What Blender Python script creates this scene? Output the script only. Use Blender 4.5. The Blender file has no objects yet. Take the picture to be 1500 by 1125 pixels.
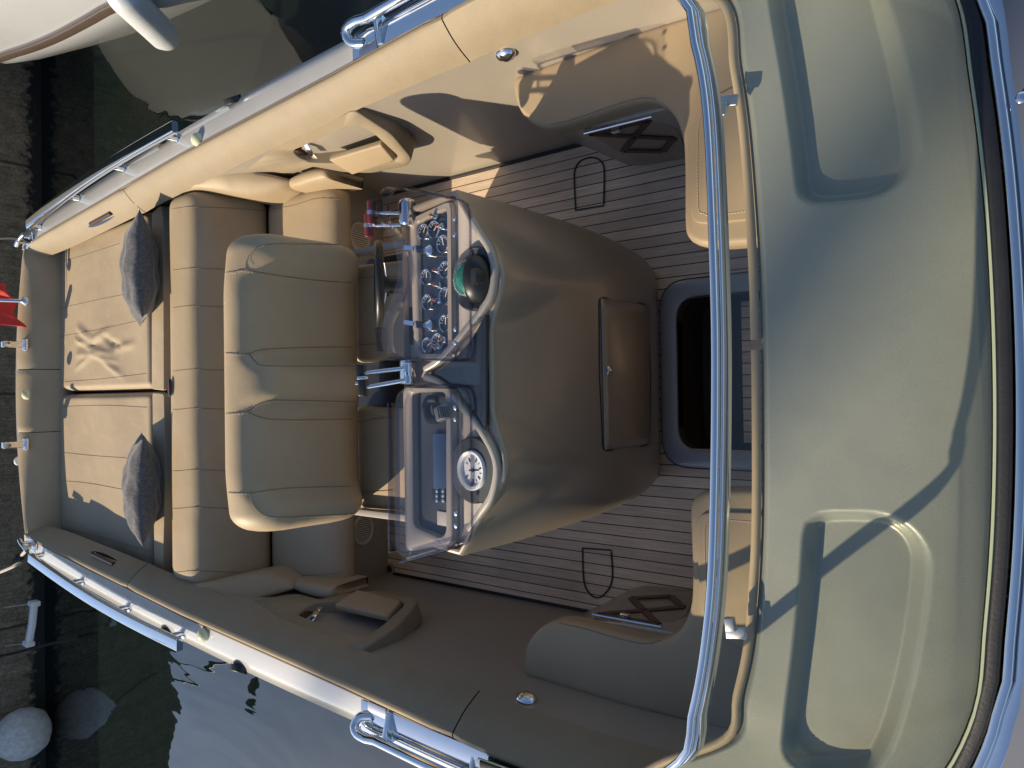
import bpy, bmesh, math, random
from mathutils import Vector, Matrix
from mathutils.bvhtree import BVHTree
random.seed(7)
PI = math.pi
SC = bpy.context.scene
COL = SC.collection
R = math.radians

# ------------------------------------------------------------------ camera
FPX, TH, PS, RO = 1083.0, R(52.25), R(1.35), R(0.153)
CAM = Vector((0, -0.08, 3.0))
_h = Vector((-math.cos(PS), math.sin(PS), 0)); _u = Vector((math.sin(PS), math.cos(PS), 0)); _z = Vector((0, 0, 1))
CD = _h * math.cos(TH) - _z * math.sin(TH)
_r = -(_h * math.sin(TH) + _z * math.cos(TH))
CR = _r * math.cos(RO) + _u * math.sin(RO)
CU = -_r * math.sin(RO) + _u * math.cos(RO)
cd = bpy.data.cameras.new('camera'); cam = bpy.data.objects.new('camera', cd); COL.objects.link(cam)
m = Matrix.Identity(4)
for i in range(3):
    m[i][0] = CR[i]; m[i][1] = CU[i]; m[i][2] = -CD[i]; m[i][3] = CAM[i]
cam.matrix_world = m
cd.sensor_width = 36; cd.lens = 36 * FPX / 1500; cd.clip_start = 0.05; cd.clip_end = 2000
SC.camera = cam

def ray(x, y):
    return (CD + CR * ((x - 750) / FPX) + CU * ((562.5 - y) / FPX))
def at(x, y, z):
    d = ray(x, y); return CAM + d * ((z - CAM.z) / d.z)
def atp(x, y, p0, n):
    d = ray(x, y); n = Vector(n); p0 = Vector(p0)
    return CAM + d * ((p0 - CAM).dot(n) / d.dot(n))
def S(v, s):
    return Vector((v[0], v[1] * s, v[2]))

AZ, EL = R(53), R(33)          # heading and height of the sun's rays
# ------------------------------------------------------------------ materials
def nodes_mat(name):
    mt = bpy.data.materials.new(name); mt.use_nodes = True
    nt = mt.node_tree; b = nt.nodes['Principled BSDF']
    return mt, nt, b
def pm(name, base, rough=.5, metal=0, coat=0, coat_rough=.05, var=0, vscale=4, bump=0, bscale=300, bdist=.002, spec=.5, rvar=0, sheen=0,
       bump2=0, b2scale=8, b2dist=.02, flake=0):
    mt, nt, b = nodes_mat(name)
    N = nt.nodes.new; L = nt.links.new
    b.inputs['Base Color'].default_value = (*base, 1)
    b.inputs['Roughness'].default_value = rough; b.inputs['Metallic'].default_value = metal
    b.inputs['Coat Weight'].default_value = coat; b.inputs['Coat Roughness'].default_value = coat_rough
    b.inputs['Specular IOR Level'].default_value = spec
    b.inputs['Sheen Weight'].default_value = sheen
    tc = N('ShaderNodeTexCoord')
    if var or flake:
        n1 = N('ShaderNodeTexNoise'); n1.inputs['Scale'].default_value = vscale; n1.inputs['Detail'].default_value = 6; n1.inputs['Roughness'].default_value = .65
        L(tc.outputs['Object'], n1.inputs['Vector'])
        mr = N('ShaderNodeMapRange'); mr.inputs[1].default_value = .3; mr.inputs[2].default_value = .7; mr.inputs[3].default_value = 1 - var; mr.inputs[4].default_value = 1 + var
        L(n1.outputs['Fac'], mr.inputs[0])
        out = mr.outputs[0]
        if flake:
            n3 = N('ShaderNodeTexNoise'); n3.inputs['Scale'].default_value = 420; n3.inputs['Detail'].default_value = 2
            L(tc.outputs['Object'], n3.inputs['Vector'])
            m3 = N('ShaderNodeMapRange'); m3.inputs[1].default_value = .3; m3.inputs[2].default_value = .7; m3.inputs[3].default_value = 1 - flake; m3.inputs[4].default_value = 1 + flake
            L(n3.outputs['Fac'], m3.inputs[0])
            mm = N('ShaderNodeMath'); mm.operation = 'MULTIPLY'; L(out, mm.inputs[0]); L(m3.outputs[0], mm.inputs[1]); out = mm.outputs[0]
        vm = N('ShaderNodeVectorMath'); vm.operation = 'SCALE'; vm.inputs[0].default_value = base
        L(out, vm.inputs['Scale']); L(vm.outputs[0], b.inputs['Base Color'])
        if rvar:
            r2 = N('ShaderNodeMapRange'); r2.inputs[1].default_value = .3; r2.inputs[2].default_value = .7; r2.inputs[3].default_value = rough - rvar; r2.inputs[4].default_value = rough + rvar
            L(n1.outputs['Fac'], r2.inputs[0]); L(r2.outputs[0], b.inputs['Roughness'])
    prev = None
    for st, sc, ds in ((bump2, b2scale, b2dist), (bump, bscale, bdist)):
        if st:
            n2 = N('ShaderNodeTexNoise'); n2.inputs['Scale'].default_value = sc; n2.inputs['Detail'].default_value = 3
            L(tc.outputs['Object'], n2.inputs['Vector'])
            bp = N('ShaderNodeBump'); bp.inputs['Strength'].default_value = st; bp.inputs['Distance'].default_value = ds
            L(n2.outputs['Fac'], bp.inputs['Height'])
            if prev: L(prev, bp.inputs['Normal'])
            prev = bp.outputs[0]
    if prev: L(prev, b.inputs['Normal'])
    return mt

LEATHER = pm('tan_leather', (.35, .272, .175), .52, var=.07, vscale=2.2, bump=.25, bscale=420, bdist=.0012, spec=.35, bump2=.25, b2scale=5, b2dist=.02)
LEATHER2 = pm('brown_leather', (.365, .285, .182), .5, var=.06, vscale=3, bump=.25, bscale=420, bdist=.0012, spec=.4, bump2=.25, b2scale=6, b2dist=.018)
PADCLOTH = pm('pad_cloth', (.37, .298, .205), .62, var=.06, vscale=5, bump=.3, bscale=260, bdist=.0015, spec=.3, bump2=.35, b2scale=7, b2dist=.018)
VINYL = pm('coaming_vinyl', (.262, .212, .142), .6, var=.06, vscale=9, bump=.35, bscale=300, bdist=.0015, spec=.4, flake=.12)
SEAM = pm('seam_groove_shade', (.23, .172, .115), .8)  # darker tone imitating the shade in seam grooves and gaps
THREAD = pm('pale_thread', (.62, .53, .40), .7)
GEL = pm('champagne_gelcoat', (.35, .315, .265), .42, metal=.2, coat=.4, coat_rough=.12, var=.05, vscale=3, flake=.08)
GELC = pm('console_gelcoat', (.31, .26, .20), .36, metal=.3, coat=.55, coat_rough=.16, var=.05, vscale=3, flake=.08)
DASHM = pm('olive_gelcoat', (.222, .238, .215), .40, metal=.15, coat=.35, coat_rough=.12, var=.07, vscale=2.5, flake=.10, rvar=.08)
WHITEGEL = pm('cream_gelcoat', (.45, .45, .45), .28, coat=.8, coat_rough=.04, var=.04, vscale=5)
BEIGE2 = pm('taupe_frame_moulding', (.30, .255, .205), .4, coat=.3, var=.04, vscale=6)
RIMG = pm('sunlit_rim_gelcoat', (.38, .345, .285), .3, metal=.1, coat=.7, coat_rough=.05, var=.04, vscale=5, flake=.06)  # lighter gelcoat copy: sunlight on the rim put into the colour
DECKM = pm('grey_deck', (.10, .115, .15), .45, coat=.3, coat_rough=.15, var=.05, vscale=3)
CHROME = pm('polished_steel', (.82, .83, .85), .07, metal=1, var=.03, vscale=14, rvar=.03)
STEEL = pm('brushed_steel', (.62, .62, .62), .28, metal=1, var=.06, vscale=20)
BLACK = pm('black_plastic', (.012, .012, .013), .38, bump=.2, bscale=500, bdist=.001)
BLACKG = pm('black_gloss', (.012, .013, .015), .12, coat=.6)
RUBBER = pm('black_rubber', (.009, .010, .013), .5, var=.3, vscale=25, bump=.3, bscale=120, bdist=.002)
CARBON = pm('charcoal_weave', (.035, .04, .05), .55, bump=.6, bscale=600, bdist=.001)
TRIMD = pm('dark_glossy_trim', (.035, .04, .042), .16, metal=.4, coat=.6, var=.25, vscale=6)
BEIGE = pm('beige_panel', (.50, .455, .40), .45, var=.05, vscale=6, bump=.2, bscale=500)
DENIM = pm('charcoal_fabric', (.10, .10, .107), .9, var=.4, vscale=60, bump=.7, bscale=180, bdist=.003, spec=.2, sheen=.3, bump2=.6, b2scale=9, b2dist=.03)
WHITEP = pm('white_paint', (.66, .67, .67), .4, var=.04, vscale=8)
DIAL = pm('white_dial', (.75, .77, .78), .4)
RED = pm('red_cloth', (.62, .03, .02), .75, var=.12, vscale=20, bump=.3, bscale=200)
YEL = pm('yellow_cloth', (.75, .42, .02), .75)
MAROON = pm('maroon_grip', (.10, .015, .018), .3)
DARKIN = pm('dark_interior', (.03, .022, .016), .6)
BROWN = pm('brown_gloss', (.06, .028, .02), .25)
LIGHTD = pm('pale_lens', (.62, .60, .38), .25)
FRAMEG = pm('grey_hatch_frame', (.30, .32, .35), .35, coat=.4, var=.05)
GREYBAR = pm('taupe_frame', (.30, .27, .24), .4)
ROPE = pm('pale_rope', (.45, .42, .36), .85, bump=.8, bscale=150, bdist=.004)
ROPED = pm('black_rope', (.02, .02, .02), .85, bump=.8, bscale=150, bdist=.004)
REDDOT = pm('red_cap', (.32, .03, .015), .35)
BLUED = pm('blue_screen_glass', (.012, .028, .07), .08, coat=1)
GRILLE = pm('grille_beige', (.58, .53, .45), .45)
BRNR = pm('brown_rubrail', (.085, .062, .048), .3, coat=.4, var=.1, vscale=12)

def clear_mat(name, tint, refl=1.0, rough=.02, smoke=0.0):
    mt = bpy.data.materials.new(name); mt.use_nodes = True; nt = mt.node_tree
    for n in list(nt.nodes): nt.nodes.remove(n)
    o = nt.nodes.new('ShaderNodeOutputMaterial'); mx = nt.nodes.new('ShaderNodeMixShader')
    t = nt.nodes.new('ShaderNodeBsdfTransparent'); g = nt.nodes.new('ShaderNodeBsdfGlossy')
    t.inputs[0].default_value = (*tint, 1); g.inputs['Roughness'].default_value = rough
    f = nt.nodes.new('ShaderNodeLayerWeight'); f.inputs[0].default_value = .5     # Schlick on the facing term, same from either side
    po = nt.nodes.new('ShaderNodeMath'); po.operation = 'POWER'; po.inputs[1].default_value = 5
    mu = nt.nodes.new('ShaderNodeMath'); mu.operation = 'MULTIPLY_ADD'; mu.inputs[1].default_value = .95 * refl; mu.inputs[2].default_value = .045 * refl
    nt.links.new(f.outputs['Facing'], po.inputs[0]); nt.links.new(po.outputs[0], mu.inputs[0]); nt.links.new(mu.outputs[0], mx.inputs[0])
    nt.links.new(t.outputs[0], mx.inputs[1]); nt.links.new(g.outputs[0], mx.inputs[2]); nt.links.new(mx.outputs[0], o.inputs[0])
    return mt
GLASS = clear_mat('windscreen_glass', (.83, .83, .77), 1.0)
ACRYL = clear_mat('clear_acrylic', (.965, .96, .97), .7, .03)
SMOKE = clear_mat('smoked_acrylic_edge', (.60, .60, .68), 1.5, .06)

def add_specks(mt, scale, size, col):
    nt = mt.node_tree; b = nt.nodes['Principled BSDF']; N = nt.nodes.new; L = nt.links.new
    src = b.inputs['Base Color'].links[0].from_socket
    tc = N('ShaderNodeTexCoord'); v = N('ShaderNodeTexVoronoi'); v.inputs['Scale'].default_value = scale; v.inputs['Randomness'].default_value = 1
    L(tc.outputs['Object'], v.inputs['Vector'])
    sp = N('ShaderNodeSeparateColor'); L(v.outputs['Color'], sp.inputs[0])
    th = N('ShaderNodeMath'); th.operation = 'MULTIPLY'; th.inputs[1].default_value = size; L(sp.outputs[0], th.inputs[0])
    lt = N('ShaderNodeMath'); lt.operation = 'LESS_THAN'; L(v.outputs['Distance'], lt.inputs[0]); L(th.outputs[0], lt.inputs[1])
    mx = N('ShaderNodeMix'); mx.data_type = 'RGBA'; L(lt.outputs[0], mx.inputs[0]); L(src, mx.inputs[6]); mx.inputs[7].default_value = (*col, 1)
    L(mx.outputs[2], b.inputs['Base Color'])
add_specks(DASHM, 9, .022, (.08, .075, .06))
add_specks(GELC, 7, .016, (.45, .42, .36))
def teak_mat():
    mt, nt, b = nodes_mat('weathered_teak_planks')
    N = nt.nodes.new; L = nt.links.new
    tc = N('ShaderNodeTexCoord'); sp = N('ShaderNodeSeparateXYZ'); L(tc.outputs['Object'], sp.inputs[0])
    P = .0485
    md = N('ShaderNodeMath'); md.operation = 'DIVIDE'; md.inputs[1].default_value = P; L(sp.outputs['Y'], md.inputs[0])
    fr = N('ShaderNodeMath'); fr.operation = 'FRACT'; ad = N('ShaderNodeMath'); ad.operation = 'ADD'; ad.inputs[1].default_value = 100.28
    L(md.outputs[0], ad.inputs[0]); L(ad.outputs[0], fr.inputs[0])
    lt = N('ShaderNodeMath'); lt.operation = 'LESS_THAN'; lt.inputs[1].default_value = .092; L(fr.outputs[0], lt.inputs[0])
    fl = N('ShaderNodeMath'); fl.operation = 'FLOOR'; L(ad.outputs[0], fl.inputs[0])
    wn = N('ShaderNodeTexWhiteNoise'); wn.noise_dimensions = '1D'; L(fl.outputs[0], wn.inputs['W'])
    # grain stretched along X
    mp = N('ShaderNodeMapping'); mp.inputs['Scale'].default_value = (5, 160, 60); L(tc.outputs['Object'], mp.inputs[0])
    g = N('ShaderNodeTexNoise'); g.inputs['Scale'].default_value = 1; g.inputs['Detail'].default_value = 8; g.inputs['Roughness'].default_value = .7; L(mp.outputs[0], g.inputs[0])
    big = N('ShaderNodeTexNoise'); big.inputs['Scale'].default_value = 2.4; big.inputs['Detail'].default_value = 5; L(tc.outputs['Object'], big.inputs[0])
    a1 = N('ShaderNodeMapRange'); a1.inputs[1].default_value = .25; a1.inputs[2].default_value = .75; a1.inputs[3].default_value = .62; a1.inputs[4].default_value = 1.3; L(g.outputs['Fac'], a1.inputs[0])
    a2 = N('ShaderNodeMapRange'); a2.inputs[3].default_value = .84; a2.inputs[4].default_value = 1.16; L(wn.outputs[0], a2.inputs[0])
    a3 = N('ShaderNodeMapRange'); a3.inputs[1].default_value = .3; a3.inputs[2].default_value = .7; a3.inputs[3].default_value = .8; a3.inputs[4].default_value = 1.2; L(big.outputs['Fac'], a3.inputs[0])
    m1 = N('ShaderNodeMath'); m1.operation = 'MULTIPLY'; L(a1.outputs[0], m1.inputs[0]); L(a2.outputs[0], m1.inputs[1])
    m2 = N('ShaderNodeMath'); m2.operation = 'MULTIPLY'; L(m1.outputs[0], m2.inputs[0]); L(a3.outputs[0], m2.inputs[1])
    vs = N('ShaderNodeVectorMath'); vs.operation = 'SCALE'; vs.inputs[0].default_value = (.64, .50, .375); L(m2.outputs[0], vs.inputs['Scale'])
    mx = N('ShaderNodeMix'); mx.data_type = 'RGBA'; L(lt.outputs[0], mx.inputs[0]); L(vs.outputs[0], mx.inputs[6]); mx.inputs[7].default_value = (.012, .011, .010, 1)
    L(mx.outputs[2], b.inputs['Base Color']); b.inputs['Roughness'].default_value = .62
    bp = N('ShaderNodeBump'); bp.inputs['Strength'].default_value = .35; bp.inputs['Distance'].default_value = .002
    L(g.outputs['Fac'], bp.inputs['Height']); L(bp.outputs[0], b.inputs['Normal'])
    return mt
TEAK = teak_mat()

def water_mat():
    mt, nt, b = nodes_mat('harbour_water')
    N = nt.nodes.new; L = nt.links.new
    b.inputs['Base Color'].default_value = (.004, .009, .008, 1); b.inputs['Roughness'].default_value = .015; b.inputs['IOR'].default_value = 2.15
    tc = N('ShaderNodeTexCoord'); mp = N('ShaderNodeMapping'); mp.inputs['Scale'].default_value = (.55, 1.5, 1); mp.inputs['Rotation'].default_value = (0, 0, .35); L(tc.outputs['Object'], mp.inputs[0])
    n = N('ShaderNodeTexNoise'); n.inputs['Scale'].default_value = 1.1; n.inputs['Detail'].default_value = 2.5; n.inputs['Distortion'].default_value = .6; L(mp.outputs[0], n.inputs[0])
    n2 = N('ShaderNodeTexNoise'); n2.inputs['Scale'].default_value = 3; n2.inputs['Detail'].default_value = 2; L(mp.outputs[0], n2.inputs[0])
    bp = N('ShaderNodeBump'); bp.inputs['Strength'].default_value = .15; bp.inputs['Distance'].default_value = .12; L(n.outputs['Fac'], bp.inputs['Height'])
    b2 = N('ShaderNodeBump'); b2.inputs['Strength'].default_value = .03; b2.inputs['Distance'].default_value = .03; L(n2.outputs['Fac'], b2.inputs['Height']); L(bp.outputs[0], b2.inputs['Normal'])
    L(b2.outputs[0], b.inputs['Normal'])
    return mt
def quay_mat():
    mt, nt, b = nodes_mat('stained_concrete')
    N = nt.nodes.new; L = nt.links.new
    tc = N('ShaderNodeTexCoord'); sp = N('ShaderNodeSeparateXYZ'); L(tc.outputs['Object'], sp.inputs[0])
    n = N('ShaderNodeTexNoise'); n.inputs['Scale'].default_value = 7; n.inputs['Detail'].default_value = 9; n.inputs['Roughness'].default_value = .7; L(tc.outputs['Object'], n.inputs[0])
    r = N('ShaderNodeValToRGB'); r.color_ramp.elements[0].position = .3; r.color_ramp.elements[0].color = (.12, .095, .06, 1); r.color_ramp.elements[1].position = .75; r.color_ramp.elements[1].color = (.26, .21, .14, 1); L(n.outputs['Fac'], r.inputs[0])
    mp = N('ShaderNodeMapping'); mp.inputs['Scale'].default_value = (1, 30, 1.2); L(tc.outputs['Object'], mp.inputs[0])
    n4 = N('ShaderNodeTexNoise'); n4.inputs['Scale'].default_value = 1; n4.inputs['Detail'].default_value = 7; n4.inputs['Roughness'].default_value = .75; L(mp.outputs[0], n4.inputs[0])
    n5 = N('ShaderNodeTexNoise'); n5.inputs['Scale'].default_value = 55; n5.inputs['Detail'].default_value = 5; L(tc.outputs['Object'], n5.inputs[0])
    mm = N('ShaderNodeMath'); mm.operation = 'MULTIPLY'; L(n4.outputs['Fac'], mm.inputs[0]); L(n5.outputs['Fac'], mm.inputs[1])
    m4 = N('ShaderNodeMapRange'); m4.inputs[1].default_value = .12; m4.inputs[2].default_value = .38; m4.inputs[3].default_value = .45; m4.inputs[4].default_value = 1.35; L(mm.outputs[0], m4.inputs[0])
    dv = N('ShaderNodeMath'); dv.operation = 'FRACT'; d0 = N('ShaderNodeMath'); d0.operation = 'MULTIPLY'; d0.inputs[1].default_value = .4; L(sp.outputs['Y'], d0.inputs[0]); L(d0.outputs[0], dv.inputs[0])
    jl = N('ShaderNodeMath'); jl.operation = 'GREATER_THAN'; jl.inputs[1].default_value = .012; L(dv.outputs[0], jl.inputs[0])
    jm = N('ShaderNodeMath'); jm.operation = 'MULTIPLY_ADD'; jm.inputs[1].default_value = .7; jm.inputs[2].default_value = .3; L(jl.outputs[0], jm.inputs[0])
    jk = N('ShaderNodeMath'); jk.operation = 'MULTIPLY'; L(jm.outputs[0], jk.inputs[0]); L(m4.outputs[0], jk.inputs[1])
    vs = N('ShaderNodeVectorMath'); vs.operation = 'SCALE'; L(r.outputs[0], vs.inputs[0]); L(jk.outputs[0], vs.inputs['Scale'])
    # tide band: dark weed below about 0.1 m above the water, ragged edge
    n2 = N('ShaderNodeTexNoise'); n2.inputs['Scale'].default_value = 14; n2.inputs['Detail'].default_value = 6; L(tc.outputs['Object'], n2.inputs[0])
    ma = N('ShaderNodeMath'); ma.operation = 'MULTIPLY_ADD'; ma.inputs[1].default_value = .30; L(n2.outputs['Fac'], ma.inputs[0]); L(sp.outputs['Z'], ma.inputs[2])
    st = N('ShaderNodeMapRange'); st.inputs[1].default_value = -.05; st.inputs[2].default_value = .02; L(ma.outputs[0], st.inputs[0])
    mx = N('ShaderNodeMix'); mx.data_type = 'RGBA'; L(st.outputs[0], mx.inputs[0]); mx.inputs[6].default_value = (.006, .007, .006, 1); L(vs.outputs[0], mx.inputs[7])
    L(mx.outputs[2], b.inputs['Base Color']); b.inputs['Roughness'].default_value = .85
    bp = N('ShaderNodeBump'); bp.inputs['Strength'].default_value = .5; bp.inputs['Distance'].default_value = .02; L(n.outputs['Fac'], bp.inputs['Height']); L(bp.outputs[0], b.inputs['Normal'])
    return mt

# ------------------------------------------------------------------ mesh helpers
class B:
    def __init__(s): s.v = []; s.f = []; s.m = []
    def add(s, vs, fs, mi=0):
        o = len(s.v); s.v += [tuple(v) for v in vs]
        for f in fs: s.f.append([i + o for i in f]); s.m.append(mi)
        return s
    def build(s, name, mats, parent=None, bevel=0, seg=3, sub=0, ang=40, solid=0, soff=-1, smooth=True):
        me = bpy.data.meshes.new(name); me.from_pydata(s.v, [], s.f)
        bm = bmesh.new(); bm.from_mesh(me); bmesh.ops.remove_doubles(bm, verts=bm.verts, dist=1e-5)
        bmesh.ops.recalc_face_normals(bm, faces=bm.faces); bm.to_mesh(me); bm.free()
        mats = mats if isinstance(mats, (list, tuple)) else [mats]
        for mt in mats: me.materials.append(mt)
        if len(me.polygons) == len(s.m):
            me.polygons.foreach_set('material_index', s.m)
        me.polygons.foreach_set('use_smooth', [smooth] * len(me.polygons))
        o = bpy.data.objects.new(name, me); COL.objects.link(o)
        if smooth and ang < 180 and not bevel and not sub: me.set_sharp_from_angle(angle=R(ang))
        if solid:
            q = o.modifiers.new('solid', 'SOLIDIFY'); q.thickness = solid; q.offset = soff
        if bevel:
            q = o.modifiers.new('bevel', 'BEVEL'); q.width = bevel; q.segments = seg; q.limit_method = 'ANGLE'; q.angle_limit = R(35); q.use_clamp_overlap = True
        if sub:
            q = o.modifiers.new('sub', 'SUBSURF'); q.levels = sub; q.render_levels = sub
        if parent: put(o, parent)
        return o
def put(o, parent):
    o.parent = parent
    o.matrix_parent_inverse = Matrix.Translation(-root_loc(parent))
def root_loc(p):
    # parts are modelled in world coordinates; only a top-level thing carries an offset
    return p.location.copy() if p.parent is None else Vector((0, 0, 0))
def thing(name, label, cat, loc=(0, 0, 0), group=None):
    o = bpy.data.objects.new(name, None); COL.objects.link(o); o.location = loc; o.empty_display_size = .1
    tag(o, label, cat, group); return o
def tag(o, label, cat, group=None):
    o['label'] = label; o['category'] = cat
    if group: o['group'] = group
    return o
def V(*a): return Vector(a)

def cr(pts, n, closed=False):
    pts = [Vector(p) for p in pts]
    N = len(pts); out = []
    segs = N if closed else N - 1
    def g(i): return pts[i % N] if closed else (pts[i] if 0 <= i < N else (2 * pts[0] - pts[1] if i < 0 else 2 * pts[-1] - pts[-2]))
    dense = []
    for s in range(segs):
        p0, p1, p2, p3 = g(s - 1), g(s), g(s + 1), g(s + 2)
        for k in range(16):
            t = k / 16
            dense.append(.5 * ((2 * p1) + (p2 - p0) * t + (2 * p0 - 5 * p1 + 4 * p2 - p3) * t * t + (3 * p1 - p0 - 3 * p2 + p3) * t ** 3))
    dense.append(g(segs) if closed else pts[-1])
    return resample(dense, n, closed)
def resample(d, n, closed=False):
    d = [Vector(p) for p in d]
    L = [0]
    for a, b in zip(d, d[1:]): L.append(L[-1] + (b - a).length)
    out = []; j = 0
    cnt = n if closed else n - 1
    for i in range(n):
        t = L[-1] * i / cnt
        while j < len(L) - 2 and L[j + 1] < t: j += 1
        q = (t - L[j]) / max(1e-9, L[j + 1] - L[j]); out.append(d[j].lerp(d[j + 1], min(1, q)))
    return out
def rpoly(pts, r, k=5, closed=True):
    pts = [Vector(p) for p in pts]; n = len(pts); out = []
    for i, p in enumerate(pts):
        if not closed and i in (0, n - 1): out.append(p); continue
        a, b = pts[i - 1], pts[(i + 1) % n]
        rr = r[i] if isinstance(r, (list, tuple)) else r
        da = min(rr, (a - p).length * .49); db = min(rr, (b - p).length * .49)
        s, e = p + (a - p).normalized() * da, p + (b - p).normalized() * db
        if rr < 1e-6: out.append(p); continue
        for q in range(k + 1):
            t = q / k; out.append(s * (1 - t) ** 2 + p * 2 * t * (1 - t) + e * t * t)
    return out
def loft(b, rings, closed=True, caps=True, mi=0):
    n = len(rings[0]); vs = [p for r in rings for p in r]; fs = []
    for i in range(len(rings) - 1):
        for j in range(n if closed else n - 1):
            k = (j + 1) % n
            fs.append([i * n + j, i * n + k, (i + 1) * n + k, (i + 1) * n + j])
    if caps and closed:
        fs.append(list(range(n))[::-1]); fs.append([(len(rings) - 1) * n + j for j in range(n)])
    return b.add(vs, fs, mi)
def frames(path, up):
    out = []; up = Vector(up)
    for i, p in enumerate(path):
        t = (path[min(i + 1, len(path) - 1)] - path[max(i - 1, 0)]).normalized()
        s = t.cross(up)
        s = s.normalized() if s.length > 1e-5 else t.orthogonal().normalized()
        out.append((p, s, s.cross(t).normalized()))
    return out
def sweep(b, path, prof, up=(0, 0, 1), mi=0, caps=True, scale=None):
    path = [Vector(p) for p in path]
    rings = []
    for i, (p, s, u) in enumerate(frames(path, up)):
        k = scale[i] if scale else 1
        rings.append([p + s * (a * k) + u * (c * k) for a, c in prof])
    return loft(b, rings, True, caps, mi)
def circ(r, n=12, ry=None): return [(r * math.cos(2 * PI * i / n), (ry or r) * math.sin(2 * PI * i / n)) for i in range(n)]
def rrect(w, h, r, k=3):
    c = [Vector((-w / 2, -h / 2, 0)), Vector((w / 2, -h / 2, 0)), Vector((w / 2, h / 2, 0)), Vector((-w / 2, h / 2, 0))]
    return [(p.x, p.y) for p in rpoly(c, r, k)]
def tube(b, path, r, n=10, mi=0, up=(0, 0, 1)): return sweep(b, path, circ(r, n), up, mi)
def prism(b, top, bot, mi=0):
    n = len(top); top = list(top)
    if isinstance(bot, (int, float)): bot = [Vector(p) - Vector((0, 0, bot)) for p in top]
    elif isinstance(bot, Vector): bot = [Vector(p) + bot for p in top]
    vs = list(top) + list(bot)
    fs = [list(range(n)), list(range(2 * n - 1, n - 1, -1))] + [[i, n + i, n + (i + 1) % n, (i + 1) % n] for i in range(n)]
    return b.add(vs, fs, mi)
def box(b, c, sx, sy, sz, ax=(1, 0, 0), up=(0, 0, 1), mi=0):
    ax = Vector(ax).normalized(); up = Vector(up); ay = up.cross(ax).normalized(); az = ax.cross(ay); c = Vector(c)
    vs = [c + ax * (i * sx / 2) + ay * (j * sy / 2) + az * (k * sz / 2) for i in (-1, 1) for j in (-1, 1) for k in (-1, 1)]
    return b.add(vs, [[0, 1, 3, 2], [4, 6, 7, 5], [0, 4, 5, 1], [2, 3, 7, 6], [0, 2, 6, 4], [1, 5, 7, 3]], mi)
def disc(b, c, n, prof, seg=24, mi=0, cap=True):
    """lathe: prof = [(radius, height along n)]"""
    n = Vector(n).normalized(); a = n.orthogonal().normalized(); d = n.cross(a); c = Vector(c)
    rings = [[c + n * h + (a * math.cos(2 * PI * i / seg) + d * math.sin(2 * PI * i / seg)) * r for i in range(seg)] for r, h in prof]
    return loft(b, rings, True, cap, mi)
def grid(b, fn, nu, nv, mi=0, closedv=False):
    vs = [fn(i / nu, j / nv) for i in range(nu + 1) for j in range(nv + 1)]
    w = nv + 1
    fs = [[i * w + j, i * w + j + 1, (i + 1) * w + j + 1, (i + 1) * w + j] for i in range(nu) for j in range(nv)]
    return b.add(vs, fs, mi)
def sm(t): t = max(0, min(1, t)); return t * t * (3 - 2 * t)
def lerp(a, b, t): return a + (b - a) * t
def pw(xs, ys, x):
    if x <= xs[0]: return ys[0]
    for i in range(len(xs) - 1):
        if x <= xs[i + 1]:
            t = (x - xs[i]) / (xs[i + 1] - xs[i]); return lerp(ys[i], ys[i + 1], t)
    return ys[-1]

def bake(o):
    dg = bpy.context.evaluated_depsgraph_get(); dg.update()
    me = bpy.data.meshes.new_from_object(o.evaluated_get(dg))
    o.modifiers.clear(); o.data = me; me.name = o.name
    return o
def bvh_of(o):
    return BVHTree.FromPolygons([v.co.copy() for v in o.data.vertices], [list(p.vertices) for p in o.data.polygons])
def project(bv, x, y, off=.001):
    d = ray(x, y).normalized()
    h = bv.ray_cast(CAM, d)
    if h[0] is None: return None
    n = h[1] if h[1].dot(d) < 0 else -h[1]
    return h[0] + n * off
def seams(o, lines, r=.0018, stitch=0, mats=(None,)):
    """sew seam lines (given where the photograph shows them) onto the object's own mesh"""
    bake(o); bv = bvh_of(o); me = o.data
    base = len(me.materials); me.materials.append(SEAM); me.materials.append(THREAD)
    b = B()
    for ln in lines:
        st = False
        if ln and ln[0] == 's': st = True; ln = ln[1:]
        px = cr([Vector((x, y, 0)) for x, y in ln], max(8, int(sum((Vector(a) - Vector(c)).length for a, c in zip(ln, ln[1:])) / 5)))
        run = []
        for p in px + [None]:
            q = project(bv, p.x, p.y) if p else None
            if q is None or (run and (q - run[-1]).length > .12):
                if len(run) > 2: tube(b, run, r, 5)
                if st and len(run) > 2:
                    dd = resample(run, max(4, int(sum((a - c).length for a, c in zip(run, run[1:])) / .007)))
                    for k in range(0, len(dd) - 1, 2):
                        off = V(0, 0, .0015) + (dd[k + 1] - dd[k]).cross(V(0, 0, 1)).normalized() * .006
                        tube(b, [dd[k] + off, dd[k + 1] + off], .0009, 4, mi=1)
                run = [q] if q is not None else []
            else: run.append(q)
    if not b.v: return o
    tm = bpy.data.meshes.new('t'); tm.from_pydata(b.v, [], b.f)
    tm.polygons.foreach_set('material_index', [base + k for k in b.m])
    for _ in range(1): pass
    bm = bmesh.new(); bm.from_mesh(me); bm.from_mesh(tm); bm.to_mesh(me); bm.free()
    bpy.data.meshes.remove(tm)
    me.polygons.foreach_set('use_smooth', [True] * len(me.polygons))
    me.set_sharp_from_angle(angle=R(50))
    return o

ROLES = []
# ================================================================== THE MOTOR BOAT
boat = thing('motor_boat', 'tan and champagne open motor boat with chrome rails, seen from above its windscreen', 'boat', (-1.5, 0, -.3))

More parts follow.
